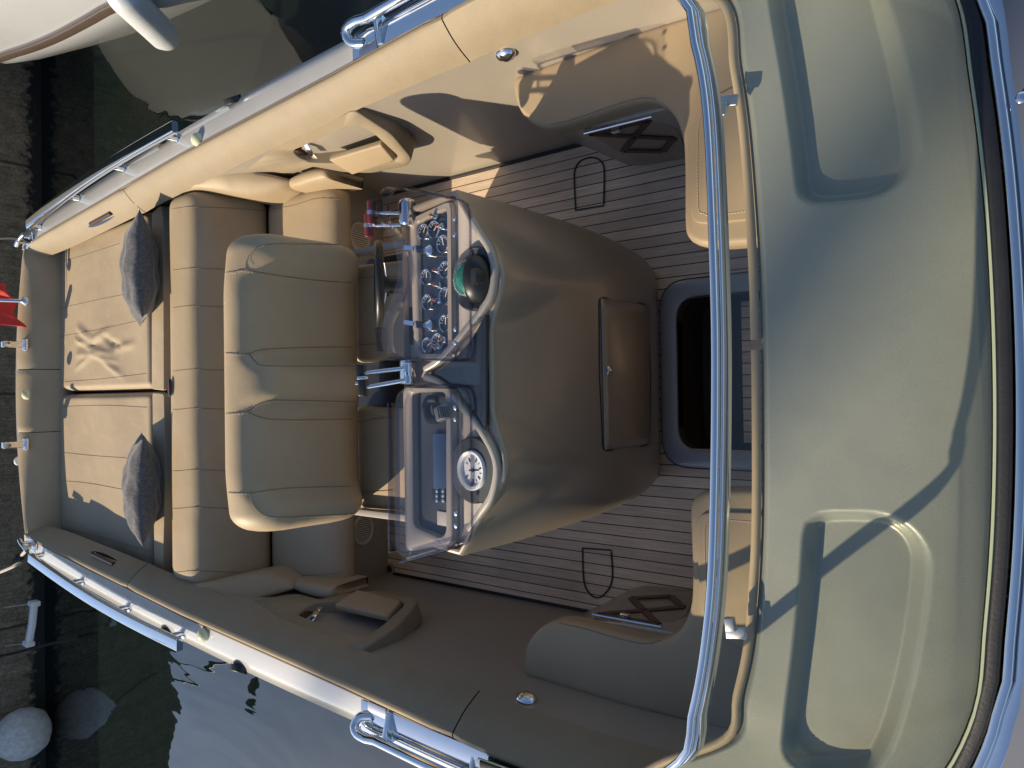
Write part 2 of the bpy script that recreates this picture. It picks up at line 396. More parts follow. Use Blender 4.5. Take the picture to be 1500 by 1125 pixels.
HX = [-6.0, -4.14, -2.57, -1.5, -.5, .5, 1.5, 2.4, 3.0]
HY = [1.19, 1.374, 1.463, 1.475, 1.41, 1.24, .93, .50, .10]
_hp = cr([V(x, y, 0) for x, y in zip(HX, HY)], 200)
def hy(x):
    return pw([p.x for p in _hp], [p.y for p in _hp], x)
def hz(x): return pw([-6, -2.5, -1, 3], [.90, .90, .97, 1.12], x)
XS = [p.x for p in cr([V(x, y, 0) for x, y in zip(HX, HY)], 46)]
TRX = lambda y: -6.0 - .20 * (1 - (y / 1.19) ** 2)      # bowed transom

def hull():
    b = B()
    prof = [(-.52, -.75), (-.12, -.45), (-.035, .1), (.0, -.06), (.0, 0), (-.012, .035), (-.075, .055), (-.10, .06)]
    prof = [(-.55, -1.7, 1), (-.14, -1.15, 1), (-.05, -.10, 0), (-.005, -.05, 0), (0, 0, 0), (-.014, .03, 0), (-.08, .055, 0), (-.165, .06, 0)]
    for s in (1, -1):
        rings = []
        for x in XS:
            y = hy(x); z = hz(x); k = min(1, max(0.0, y / .6))
            rings.append([V(x, s * max(.0, y + a * k), z + c) for a, c, _ in prof])
        loft(b, rings, False, False)
    # transom
    ys = [1.19 * math.sin(PI / 2 * (i / 12)) for i in range(-12, 13)]
    rings = []
    for y in ys:
        x = TRX(y)
        k = .18 * (1 - (y / 1.19) ** 8)
        rings.append([V(x + .1, y * .6, -.8), V(x + .06, y * .93, -.2), V(x + .02, y * .97, .80), V(x, y, .85), V(x, y, .90), V(x + .012, y * .99, .935), V(x + .05, y * .96, .957), V(x + .11, y * .93, .962)])
    loft(b, rings, False, False)
    o = b.build('hull', [WHITEGEL], boat, ang=55)
    return o
hull_o = hull()

def vents():
    # dark oval scuppers let into the outer rail, in pairs each side
    for px in ((343, 161), (238, 214)):
        for s in (1, -1):
            p = at(*px, .93); p.y = hy(p.x) - .012
            b = B(); t = V(1, -.06, 0)
            ring = [S(p + t * (.055 * math.cos(a)) + V(0, .012 + .02 * math.sin(a), -.035 * math.sin(a) + .012), s) for a in [2 * PI * i / 20 for i in range(20)]]
            prism(b, ring, V(0, s * -.03, -.01))
            b.build('vent', BLACK, boat, bevel=.003)
vents()

# ---- foredeck: closes the hull forward of the windscreen
def base_line():
    px = [(1405, 0), (1423, 100), (1437, 200), (1446, 300), (1453, 420), (1456, 540), (1455, 700), (1447, 850), (1430, 1000), (1405, 1125)]
    pts = [at(x, y, 1.09) for x, y in px]
    # mean of both sides, then carried on round the corner towards the stern
    ys = [0, .2, .4, .6, .8]
    half = []
    for y in ys:
        xa = [];
        for sg in (1, -1):
            q = sorted([(p.y * sg, p.x) for p in pts])
            xa.append(pw([a for a, _ in q], [c for _, c in q], y))
        half.append(V(sum(xa) / 2, y, 1.09))
    half += [V(half[-1].x - .09, 1.0, 1.085), V(half[-1].x - .25, 1.17, 1.075), V(-.85, 1.27, 1.06), V(-1.25, 1.325, 1.045), V(-1.7, 1.345, 1.03)]
    return half
BH = base_line()
BASE = cr([S(p, -1) for p in BH[:0:-1]] + BH, 121)
def rail_line():
    px = [(1003, -5), (1022, 55), (1035, 110), (1043, 180), (1049, 300), (1054, 450), (1055, 560), (1053, 720), (1048, 860), (1036, 970), (1020, 1050), (1002, 1115)]
    pts = [at(x, y, 1.55) for x, y in px]
    pts = sorted(pts, key=lambda p: p.y)
    a = pts[0]; c = pts[-1]
    lo = [V(-1.75, -1.37, 1.13), V(-1.45, -1.33, 1.22), V(-1.15, -1.22, 1.37), V(-.90, -1.04, 1.50)]
    hi = [S(p, -1) for p in lo[::-1]]
    return cr(lo + pts + hi, 121)
RAIL = rail_line()

def foredeck():
    b = B()
    fr = [p + V(.055, 0, -.004) if abs(p.y) < 1.0 else p + V(.03, .03 * (1 if p.y > 0 else -1), -.004) for p in BASE if p.x > -1.2]
    n = len(fr)
    rows = []
    for k in range(13):
        t = k / 12
        row = []
        for i, p in enumerate(fr):
            sg = 1 if p.y >= 0 else -1
            q = abs(p.y)
            # end point on the hull edge
            e_x = lerp(p.x, 2.95, (1 - q / 1.36) ** .7) if q < 1.36 else p.x
            e = V(e_x, sg * max(0, min(q, hy(e_x) - .165)), hz(e_x) + .06)
            if q > hy(p.x) - .30:
                e = V(p.x + .3 * t, sg * (hy(p.x) - .165), hz(p.x) + .06)
            pt = p.lerp(e, t); pt.z += .03 * math.sin(PI * t) * (1 - q / 1.4)
            row.append(pt)
        rows.append(row)
    loft(b, rows, False, False)
    o = b.build('foredeck', DECKM, boat, ang=60)
    # screw head of a deck fitting, in view at the picture's right edge
    p = at(1497, 143, 1.10); b = B(); disc(b, p + V(0, 0, -.005), (0, 0, 1), [(.012, 0), (.012, .006), (.008, .009)], 16); b.build('deck_screw', CHROME, boat)
foredeck()

# ---- windscreen
def windscreen():
    w = bpy.data.objects.new('windscreen', None); COL.objects.link(w); w.empty_display_size = .1; put(w, boat)
    b = B(); n = len(BASE)
    rings = []
    for k in range(5):
        t = k / 4
        rings.append([BASE[i].lerp(RAIL[i], t) for i in range(n)])
    loft(b, rings, False, False)
    b.build('glass_pane', GLASS, w, ang=80)
    b = B(); tube(b, [p + V(.002, 0, .002) for p in BASE], .004, 6); b.build('glass_edge', pm('green_glass_edge', (.35, .40, .28), .15, coat=.5), w)
    # top rail: rounded outer bar plus a flat polished inner strip
    b = B(); sweep(b, [p + V(-.008, 0, .004) for p in RAIL], rrect(.017, .019, .008, 4)); b.build('top_rail', CHROME, w, ang=70)
    b = B(); sweep(b, [p + V(.006, 0, -.018) for p in RAIL], [(a - .18 * c, c) for a, c in rrect(.006, .032, .002, 2)]); b.build('rail_strip', CHROME, w, ang=50)
    def out(p, d):
        q = Vector((p.x + .5, p.y, 0)).normalized() if abs(p.y) > .6 else V(1, 0, 0)
        return p + V(d, 0, 0) if abs(p.y) < .75 else p + V(d * .7, d * .7 * (1 if p.y > 0 else -1), 0)
    b = B(); sweep(b, [out(p, .020) for p in BASE], rrect(.028, .020, .008, 3)); b.build('gasket', RUBBER, w, ang=60)
    b = B(); sweep(b, [out(p, .048) + V(0, 0, -.002) for p in BASE], rrect(.020, .030, .007, 3)); b.build('base_trim', CHROME, w, ang=60)
    b = B(); sweep(b, [out(p, .074) + V(0, 0, -.010) for p in BASE], rrect(.028, .014, .004, 2)); b.build('outer_trim', CHROME, w, ang=60)
    for s, px in ((1, (1066, 148)), (-1, (1078, 927))):
        p = at(*px, 1.13); b = B()
        box(b, p, .055, .03, .012, (1, -.15 * s, 0)); box(b, p + V(-.012, -.022 * s, .006), .026, .035, .02, (1, -.15 * s, 0))
        b.build('bracket', STEEL, w, bevel=.003)
windscreen()

# ---- dashboard with two moulded trays
DZ = 1.08
bead_px = [(1056, 0), (1076, 100), (1090, 200), (1102, 367), (1106, 480), (1108, 600), (1108, 750), (1104, 850), (1095, 950), (1080, 1020), (1066, 1080), (1052, 1125)]
_bp = sorted([at(x, y, 1.07) for x, y in bead_px], key=lambda p: p.y)
_lo = [V(-1.25, -1.31, 1.07), V(-1.10, -1.24, 1.07), V(-.98, -1.14, 1.07)]
_bp = [p for p in _bp if abs(p.y) < 1.02]
BEAD = cr(_lo + _bp + [S(p, -1) for p in _lo[::-1]], 121)
tray_px = [(1178, 775), (1190, 757), (1215, 750), (1290, 752), (1335, 770), (1362, 805), (1366, 850), (1355, 930), (1340, 1000), (1318, 1075), (1300, 1110), (1270, 1135), (1200, 1135), (1165, 1120), (1148, 1095), (1150, 1050), (1162, 950), (1172, 850)]
TRAY = [S(at(x, y, DZ), -1) for x, y in tray_px]      # as port side outline
TRAY = cr(TRAY, 90, closed=True)
def sdf(px, py):
    d = 1e9; inside = False; n = len(TRAY)
    best = None
    for i in range(n):
        a, c = TRAY[i], TRAY[(i + 1) % n]
        ex, ey = c.x - a.x, c.y - a.y; wx, wy = px - a.x, py - a.y
        t = max(0, min(1, (wx * ex + wy * ey) / (ex * ex + ey * ey + 1e-12)))
        dx, dy = wx - ex * t, wy - ey * t; q = dx * dx + dy * dy
        if q < d: d = q; best = (dx, dy)
        if (a.y > py) != (c.y > py) and px < (c.x - a.x) * (py - a.y) / (c.y - a.y) + a.x: inside = not inside
    d = math.sqrt(d)
    return (d if inside else -d), best
def bx_of(line, y):
    return pw([p.y for p in line if True], [p.x for p in line], y)
BEADS = sorted(BEAD, key=lambda p: p.y); BASES = sorted([p for p in BASE if p.x > -1.0], key=lambda p: p.y)
def dash():
    b = B(); nu, nv = 130, 440
    def f(u, v):
        y = lerp(-1.27, 1.27, v)
        xa = bx_of(BEADS, y) + .012; xb = bx_of(BASES, y) - .006
        xb = max(xb, xa + .02)
        x = lerp(xa, xb, u)
        z = DZ + .008 * math.sin(PI * u)
        z -= .018 * (1 - sm(u / .05))
        yy = abs(y)
        if .30 < yy < 1.12:
            s, dv = sdf(x, yy)
            if s > -.02:
                # aft and inboard walls steep, forward wall a long soft ramp
                fwd = sm((x - xa - .27) / .16)
                w = lerp(.032, .085, fwd)
                z -= .052 * sm((s + .004) / w)
        return V(x, y, z)
    grid(b, f, nu, nv)
    o = b.build('dashboard', DASHM, boat, ang=180)
    # aft return and underside
    b = B()
    ring = [[p + V(.012, 0, -.01), p + V(.004, 0, -.04), p + V(.05, 0, -.06), V(max(p.x + .3, -.45), p.y * .99, 1.0)] for p in BEADS]
    loft(b, ring, False, False); b.build('dash_underside', LEATHER2, o)
    i0 = next(i for i, p in enumerate(BEAD) if p.y > .045)
    for seg_, in ((BEAD[:i0],), (BEAD[i0:],)):
        b = B(); sweep(b, seg_, circ(.0125, 10)); b.build('dash_bead', LEATHER, o)
    # bulkhead below the dash
    b = B(); box(b, (-.42, 0, .55), .03, 2.5, .94); b.build('bulkhead', LEATHER2, boat)
    return o
dash()

# ---- coamings and liner walls
GX = [-6.0, -5.6, -3.8, -2.47, -1.7, -1.0, -.6]; GY = [1.02, 1.065, 1.225, 1.305, 1.338, 1.33, 1.26]
IX = [-6.0, -5.45, -4.4, -3.5, -2.7, -2.2, -1.75, -1.2, -.6]; IY = [.985, 1.0, 1.075, 1.15, 1.20, 1.225, 1.24, 1.25, 1.20]
ZI = .85
IY = [(y + .08) * (2.15 / 2.2) - .08 for y in IY]
def gy(x): return pw(GX, GY, x)
_ip = cr([V(x, y, 0) for x, y in zip(IX, IY)], 120)
def iy(x): return pw([p.x for p in _ip], [p.y for p in _ip], x)
def coam_profile(x, s, n=10):
    g = V(x, gy(x), hz(x) + .072); i = V(x, iy(x), ZI)
    sh = V(x, lerp(g.y, i.y, .16), g.z + .003)
    out = [V(x, g.y + .004, g.z - .03), V(x, g.y, g.z - .008), g + V(0, -.004, .001), V(x, lerp(g.y, i.y, .09), g.z + .004)]
    for k in range(n + 1):
        t = k / n; q = sh.lerp(i, t); out.append(V(q.x, q.y - .010 * math.sin(PI * t) * .6, q.z + .010 * math.sin(PI * t)))
    out += [i + V(0, .012, -.016), i + V(0, .05, -.02)]
    return [S(p, s) for p in out]
def coaming():
    for s in (1, -1):
        for x0, x1 in ((-5.98, -4.43), (-4.424, -1.853), (-1.847, -.62)):
            b = B(); xs = [lerp(x0, x1, k / 24) for k in range(25)]
            rings = []
            for k, x in enumerate(xs):
                pr = coam_profile(x, s)
                e = min(k, 24 - k)
                if e == 0: pr = [p + V(0, 0, -.008) for p in pr]
                rings.append(pr)
            loft(b, rings, False, False)
            b.build('coaming_cushion', VINYL, boat, ang=38)
        # thin dark gap strip between rail cap and coaming
        b = B(); xs = [lerp(-5.95, -.7, k / 60) for k in range(61)]
        tube(b, [V(x, s * (gy(x) + .006), hz(x) + .064) for x in xs], .005, 6); b.build('coaming_piping', SEAM, boat)
coaming()
WT = lambda x: iy(x) + .02
def wall_pt(x, z, s=1):
    return V(x, s * (lerp(1.122, WT(x), max(0.0, min(1.0, (z - .12) / (ZI - .12))))), z)
def walls():
    out = []
    for s in (1, -1):
        b = B()
        grid(b, lambda u, v: wall_pt(lerp(-3.95, -.6, u), lerp(ZI - .012, 0, v), s), 60, 16)
        out.append(b.build('side_liner', GEL, boat, ang=180))
    return out
LINERS = walls()

# ---- side pockets
def pocket(s, liner):
    n = V(0, -.94, .34).normalized(); p0 = V(-2.75, 1.170, .84)
    def pp(x, y, d=0): return atp(x, y, p0, n) + n * d
    outer = rpoly([pp(*q) for q in [(350, 241), (500, 170), (518, 161), (574, 197), (604, 233), (597, 244), (545, 254), (505, 253), (456, 244), (425, 256), (352, 246)]], .03, 4)
    inner = rpoly([pp(*q) for q in [(428, 221), (470, 203), (506, 186), (522, 182), (546, 195), (584, 230), (577, 237), (482, 239), (452, 238), (437, 232)]], .025, 4)
    ce = sum(inner, V(0, 0, 0)) / len(inner)
    def ang_sort(poly, c):
        # sample by angle about c so that both loops bridge cleanly
        res = []
        ax = V(1, 0, 0); ay = n.cross(ax).normalized(); ax = ay.cross(n)
        N = 96; P2 = [((p - c).dot(ax), (p - c).dot(ay)) for p in poly]
        for k in range(N):
            a = 2 * PI * k / N; dx, dy = math.cos(a), math.sin(a); best = 0
            for i in range(len(P2)):
                x1, y1 = P2[i]; x2, y2 = P2[(i + 1) % len(P2)]
                ex, ey = x2 - x1, y2 - y1; den = dx * ey - dy * ex
                if abs(den) < 1e-9: continue
                t = (x1 * ey - y1 * ex) / den; u = (x1 * dy - y1 * dx) / den
                if t > 0 and -1e-6 <= u <= 1 + 1e-6: best = max(best, t)
            res.append(c + ax * (dx * best) + ay * (dy * best))
        return res
    o = ang_sort(outer, ce); i = ang_sort(inner, ce)
    off = lambda L, d, k=1: [S(p + n * d, s) for p in ([ce + (q - ce) * k for q in L] if k != 1 else L)]
    b = B()
    dwn = lambda L, q: [p + V(0, s * q, -q * .35) for p in L]
    loft(b, [dwn(off(o, -.03), .06), off(o, -.012), off(o, -.004, .993), off(o, 0, .98), off(i, 0, 1.02), off(i, -.008), off(i, -.13)], True, False)
    fr = b.build('side_pocket', VINYL, boat, ang=60)
    b = B(); prism(b, off(i, -.125, 1.0), off(i, -.13, 1.0)); b.build('pocket_lining', VINYL, fr)
    # padded flap
    fl = [S(pp(x, y, .012), s) for x, y in [(482, 232), (559, 209), (579, 233), (517, 254)]]
    b = B(); prism(b, fl, S(n * -.035, s)); b.build('pocket_flap', LEATHER, fr, bevel=.010, seg=4)
    # chrome bottle holder and bottle
    c = S(pp(450, 226, -.05), s); b = B()
    arc = [c + V(.0 + .05 * math.cos(a), 0, .055 * math.sin(a)) + V(0, s * (-.02), 0) for a in [PI * k / 12 for k in range(-2, 15)]]
    sweep(b, [S(pp(446, 216, -.02), s), S(pp(455, 224, .0), s), S(pp(461, 234, -.01), s)], rrect(.028, .006, .002, 2), up=(0, -s, .2)); b.build('bottle_strap', CHROME, fr)
    b = B(); p = S(pp(440, 227, -.05), s); tube(b, [p + V(-.05, 0, -.06), p + V(-.02, 0, .03), p + V(0, 0, .05)], .035, 14); b.build('bottle_rest', BROWN, fr)
for s in (1, -1): pocket(s, None)

# ---- teak sole
def sole():
    b = B(); z = 0
    X0, X1, Y1 = -3.30, -.43, 1.12; hx0, hx1, hw = -1.405, -.6, .325
    for (a, c, d, e) in ((X0, hx0, -Y1, Y1), (hx1, X1, -Y1, Y1), (hx0, hx1, hw, Y1), (hx0, hx1, -Y1, -hw)):
        b.add([(a, d, z), (c, d, z), (c, e, z), (a, e, z)], [[0, 1, 2, 3]])
    f = b.build('teak_sole', TEAK, boat, smooth=False)
    # black edging round the teak
    b = B(); 
    for s in (1, -1): sweep(b, [V(-3.30, s * 1.115, .003), V(-.6, s * 1.115, .003)], rrect(.018, .006, .001, 1))
    sweep(b, [V(-3.29, -1.11, .003), V(-3.29, 1.11, .003)], rrect(.010, .006, .001, 1)); b.build('sole_caulk', BLACK, f)
    # inlaid access hatches: half-round outline
    for px in ([(843, 308), (841, 260), (843, 246), (850, 236), (863, 231), (876, 233), (884, 243), (885, 262), (884, 301)],
               [(853, 803), (895, 806), (897, 842), (893, 860), (882, 873), (872, 875), (862, 868), (855, 850)]):
        pts = [at(x, y, .004) for x, y in px]
        pts = cr(pts[:], 40) if px[0][1] < 500 else [pts[0]] + cr(pts[1:] + [pts[0]], 40)
        b = B(); sweep(b, pts + [pts[0]], rrect(.007, .005, .001, 1)); b.build('floor_hatch', BLACK, f)
    # companionway hatch
    fr = bpy.data.objects.new('cabin_hatch', None); COL.objects.link(fr); put(fr, boat)
    oo = rpoly([V(-1.478, -.405, 0), V(-.62, -.405, 0), V(-.62, .405, 0), V(-1.478, .405, 0)], .13, 8)
    ii = rpoly([V(-1.405, -.33, 0), V(-.70, -.33, 0), V(-.70, .33, 0), V(-1.405, .33, 0)], .10, 8)
    up = lambda L, z: [p + V(0, 0, z) for p in L]
    b = B(); loft(b, [up(oo, .003), up(oo, .014), [p * 1 + (q - p) * .12 + V(0, 0, .02) for p, q in zip(oo, ii)], [p + (q - p) * .9 + V(0, 0, .02) for p, q in zip(oo, ii)], up(ii, .014), up(ii, -.05)], True, False)
    b.build('hatch_frame', FRAMEG, fr, ang=50)
    b = B(); o2 = rpoly([V(-1.484, -.411, 0), V(-.6, -.411, 0), V(-.6, .411, 0), V(-1.484, .411, 0)], .135, 8)
    loft(b, [up(o2, .002), up(o2, .007), up(oo, .007)], True, False); b.build('hatch_seal', BLACK, fr)
    b = B(); loft(b, [up(ii, .0), up(ii, -.28)], True, False); prism(b, up(ii, -.27), .01); b.build('hatch_well', DARKIN, fr)
    b = B(); box(b, (-.97, 0, -.10), .36, .60, .02); b.build('cabin_step', TEAK, fr, smooth=False)
    # drain in the sole's corner
    b = B(); c = at(572, 833, .004); disc(b, c, (0, 0, 1), [(.035, 0), (.035, .006), (.026, .008)], 20); disc(b, c + V(0, 0, .0085), (0, 0, 1), [(.022, 0), (.020, .003)], 20, mi=1)
    b.build('floor_drain', [GREYBAR, BLACK], f)
sole()

# ---- bow lounge seats
def bow_seat(s):
    ZS = .64
    px = [(752, 91), (750, 125), (757, 157), (775, 178), (803, 188), (840, 180), (900, 160), (940, 149), (962, 151), (982, 165), (996, 195), (1000, 240), (1001, 332), (1008, 351), (1035, 361), (1098, 358)]
    top = [at(x, y, ZS) for x, y in px]
    i1 = top[-1]; top = top + [V(-.46, i1.y, ZS), V(-.46, 1.2, ZS)]
    # keep outboard edge on the liner
    top[0] = V(top[0].x, wall_pt(top[0].x, ZS).y + .01, ZS)
    crv = cr([p for p in top[:-2]], 60) + top[-2:] + [V(-.9, wall_pt(-.9, ZS).y + .012, ZS), V(-1.3, wall_pt(-1.3, ZS).y + .012, ZS)]
    b = B(); prism(b, [S(p, s) for p in crv], .10)
    o = b.build('bow_seat', LEATHER, boat, bevel=.035, seg=5)
    # seat base below
    bp = [(840, 203), (870, 220), (905, 236), (930, 243), (960, 240), (1000, 233)]
    lo = [at(x, y, 0.0) for x, y in bp]; lo[0].y = 1.13
    lo = cr(lo, 20)
    lo += [V(-1.05, .93, 0), V(-1.0, .50, 0), V(-.45, .47, 0), V(-.45, 1.15, 0)]
    tp = []
    for p in lo:
        q = V(p.x + .10 * sm((-1.35 - p.x) / .4) + .0, p.y + .01, ZS - .09); tp.append(q)
    b = B(); prism(b, [S(p, s) for p in tp], [S(p, s) for p in lo])
    bs = b.build('seat_base', GEL, o, bevel=.02, seg=4)
    # vent door with crossed lattice
    pp0 = V(-1.4, .932, .3); nn = V(0, -1, .06).normalized()
    def pp(x, y, d=0): return S(atp(x, y, pp0, nn) + nn * d, s)
    door = [pp(*q) for q in [(856, 193), (955, 168), (992, 190), (1006, 226), (938, 238), (905, 222)]]
    b = B(); prism(b, [p for p in door], V(0, s * .018, 0)); d = b.build('vent_door', GELC, o, bevel=.004)
    A, Bq, Cq, Dq, E = (863, 195), (950, 175), (913, 220), (971, 221), (987, 202)
    for a, c in ((A, Bq), (Bq, Cq), (Cq, Dq), (Dq, E), (E, A)):
        b = B(); sweep(b, [pp(*a, .004), pp(*c, .004)], rrect(.030, .006, .002, 1), up=(0, -s, .06)); b.build('lattice_slat', BROWN, d)
    b = B(); sweep(b, [pp(856, 192, .010), pp(955, 167, .010)], circ(.006, 8)); b.build('door_rail', CHROME, d)
    b = B(); box(b, pp(903, 188, .012), .035, .012, .02); b.build('door_latch', CHROME, d, bevel=.002)
    # inset cushion with double seam
    ip = rpoly([at(x, y, ZS + .012) for x, y in [(1028, 150), (1011, 185), (1011, 326), (1040, 328), (1100, 322)]] + [V(-.5, .6, ZS + .012), V(-.5, 1.0, ZS + .012)], [.05, .05, .05, .02, .01, .01, .01], 5)
    b = B(); prism(b, [S(p, s) for p in ip], .03); ins = b.build('seat_inset', LEATHER, o, bevel=.008, seg=3)
    b = B(); st = [S(p + V(0, 0, .001), s) for p in cr([at(x, y, ZS + .012) for x, y in [(1034, 152), (1023, 190), (1023, 300), (1030, 312), (1045, 316), (1095, 309)]], 50)]
    for k in range(0, len(st) - 1): tube(b, [st[k], st[k].lerp(st[k + 1], .6)], .0017, 4)
    b.build('stitching', THREAD, ins)
    # edge stitching of the seat
    if s == 1:
        seams(o, [['s', (805, 183), (842, 174), (900, 154), (940, 144), (960, 145)]], .0015)
    else:
        seams(o, [['s', (820, 913), (860, 922), (905, 935), (945, 943), (968, 938)]], .0015)
for s in (1, -1): bow_seat(s)

# chrome pop-up cleats on the liner just below the coaming
for px in ((740, 78), (755, 1027)):
    s = 1 if px[1] < 500 else -1
    p0 = wall_pt(-1.8, .79, 1); n = V(0, -.75, .66)
    c = S(atp(px[0], px[1] if s > 0 else 1102 - px[1], p0, n), s)
    b = B(); disc(b, c, S(n, s), [(.045, -.01), (.045, .004), (.036, .016), (.018, .024), (.002, .026)], 28)
    o = b.build('popup_cleat', CHROME, boat, ang=60)
    o.data.transform(Matrix.Translation(c) @ Matrix.Diagonal((1.0, .75, .75, 1)) @ Matrix.Translation(-c))

# ---- console
_cf = cr([V(z, x, 0) for z, x in zip([0, .06, .25, .45, .62, .8, .95, 1.05, 1.12], [-1.50, -1.465, -1.412, -1.395, -1.405, -1.445, -1.49, -1.52, -1.542])], 160)
CF = lambda z: pw([p.x for p in _cf], [p.y for p in _cf], z)
CW = lambda z: pw([0, .1, .5, .9, 1.12], [.465, .48, .54, .605, .63], z)
def plate_z(x): return 1.085 + .12 * (x + 1.7)
PN = V(-.12, 0, 1).normalized(); PP = V(-1.7, 0, 1.085)
def pl(x, y, d=0): return atp(x, y, PP + PN * d, PN)
def console():
    zl = [0, .02, .06, .12, .2, .3, .4, .5, .6, .68, .74, .79, .84, .88, .92, .96, 1.0, 1.035, 1.065, 1.09, 1.108]
    prof = []; NS = 120
    rings = []
    for z in zl:
        w = CW(z); xf = CF(z); ring = []
        p = lerp(14, 3.6, sm(z / 1.05)); drop = lerp(.035, .155, sm(z / 1.1))
        xa = pw([0, .5, .85, 1.0, 1.1], [-2.25, -2.25, -2.16, -2.02, -1.99], z)
        ring.append(V(xa, w * .98, z))
        for k in range(NS + 1):
            t = 1 - 2 * k / NS
            q = math.copysign(abs(math.sin(t * PI / 2)), t)
            y = w * q
            x = xf - drop * abs(q) ** p
            u = sm((z - .72) / .40)
            cw = .05 + .095 * u
            for sg in (1, -1):
                dd = abs(y - sg * (.322 + .01 * (1 - u))) / cw
                x += .066 * u * sm((1.45 - dd) / 1.4) if dd < 1.45 else 0
            u = sm((z - .85) / .25)
            ring.append(V(x, y, z))
        ring.append(V(xa, -w * .98, z))
        rings.append(ring)
    # the rim follows the sloping dash plate aft of the pods
    for r in rings:
        for q in r:
            if q.x < -1.62: q.z = min(q.z, plate_z(q.x) + .018)
    # roll the top edge over into the dash plate
    last = rings[-1]
    def inset(r, d, z): 
        c = V(-1.85, 0, 0); o = []
        for q in r:
            v = V(q.x - c.x, q.y * .9, 0); L = v.length; v = v / L
            xx = q.x - v.x * d; o.append(V(xx, q.y - v.y * d, min(z, plate_z(xx) + .018 + (z - 1.108)) if q.x < -1.62 else z))
        return o
    rings.append(inset(last, .006, 1.121)); rings.append(inset(last, .016, 1.124)); rings.append(inset(last, .026, 1.115)); rings.append(inset(last, .030, 1.06))
    b = B(); n = len(rings[0])
    loft(b, rings, True, False)
    o = b.build('console', GELC, boat, ang=75)
    # dash plate inside the rim
    top = rings[-1]
    b = B(); pr = [V(p.x, p.y, plate_z(p.x)) for p in inset(last, .024, 0)]
    prism(b, pr, .02)
    b.build('dash_plate', BEIGE, o, smooth=False)
    b = B(); r0 = [V(p.x + (.006 if p.x > -1.9 else 0), p.y * 1.012, .0) for p in rings[0]]
    loft(b, [[p + V(0, 0, .001) for p in r0], [p + V(0, 0, .028) for p in r0], [p + V(0, 0, .03) for p in rings[0]]], True, False); b.build('console_plinth', BLACK, o)
    bv = bvh_of(o)
    # storage door on the front face
    dp = rpoly([V(877, 435, 0), V(948, 446, 0), V(953, 550, 0), V(951, 652, 0), V(883, 661, 0), V(878, 550, 0)], [9, 9, 0, 9, 9, 0], 5)
    lo = [project(bv, p.x, p.y, .0005) for p in dp]; hi = [project(bv, p.x, p.y, .005) for p in dp]
    nu, nv = 8, 16
    b = B()
    def f(u, v):
        yt = lerp(435, 446, u); yb = lerp(661, 652, u)
        y = lerp(yt + 2, yb - 2, v); x = lerp(lerp(879, 884.5, v), lerp(949, 950, v), u)
        return project(bv, x, y, .0025)
    grid(b, f, nu, nv)
    d = b.build('console_door', GELC, boat, ang=180, solid=.004)
    b = B(); tube(b, lo + [lo[0]], .0032, 6); b.build('door_gap', BLACK, d)
    for x, y, w_ in ((887, 543, .03),):
        b = B(); p = project(bv, x, y, .012); box(b, p, .012, .035, .02); box(b, p + V(.008, 0, .0), .008, .014, .03); b.build('door_latch', CHROME, d, bevel=.002)
    return o, bv
CONS, CBV = console()

def console_fit():
    # dark central trim and slot
    b = B(); tp = [pl(x, y, .022) for x, y in [(630, 546), (648, 538), (668, 523), (688, 500), (700, 481), (708, 464), (711, 464), (711, 626), (708, 626), (700, 612), (688, 593), (668, 568), (648, 553)]]
    prism(b, tp, .012); b.build('centre_trim', TRIMD, CONS, bevel=.003)
    b = B(); sweep(b, [pl(713, 461, .03), pl(713, 630, .03)], rrect(.012, .014, .003, 2)); b.build('trim_slot', BLACKG, CONS)
    # raised mouldings either side of the trim, coloured paler as if sunlit
    for sgn in (0, 1):
        px = [(690, 323), (703, 345), (716, 366), (723, 395), (719, 430), (704, 456), (686, 478), (664, 505), (642, 528), (622, 541)]
        if sgn: px = [(686, 775), (702, 752), (718, 728), (726, 695), (723, 668), (707, 636), (688, 611), (666, 585), (644, 562), (622, 552)]
        b = B(); sweep(b, cr([pl(x + 3, y, .016) for x, y in px], 50), rrect(.027, .032, .012, 4), up=PN); b.build('pod_moulding', RIMG, CONS, ang=70)
console_fit()

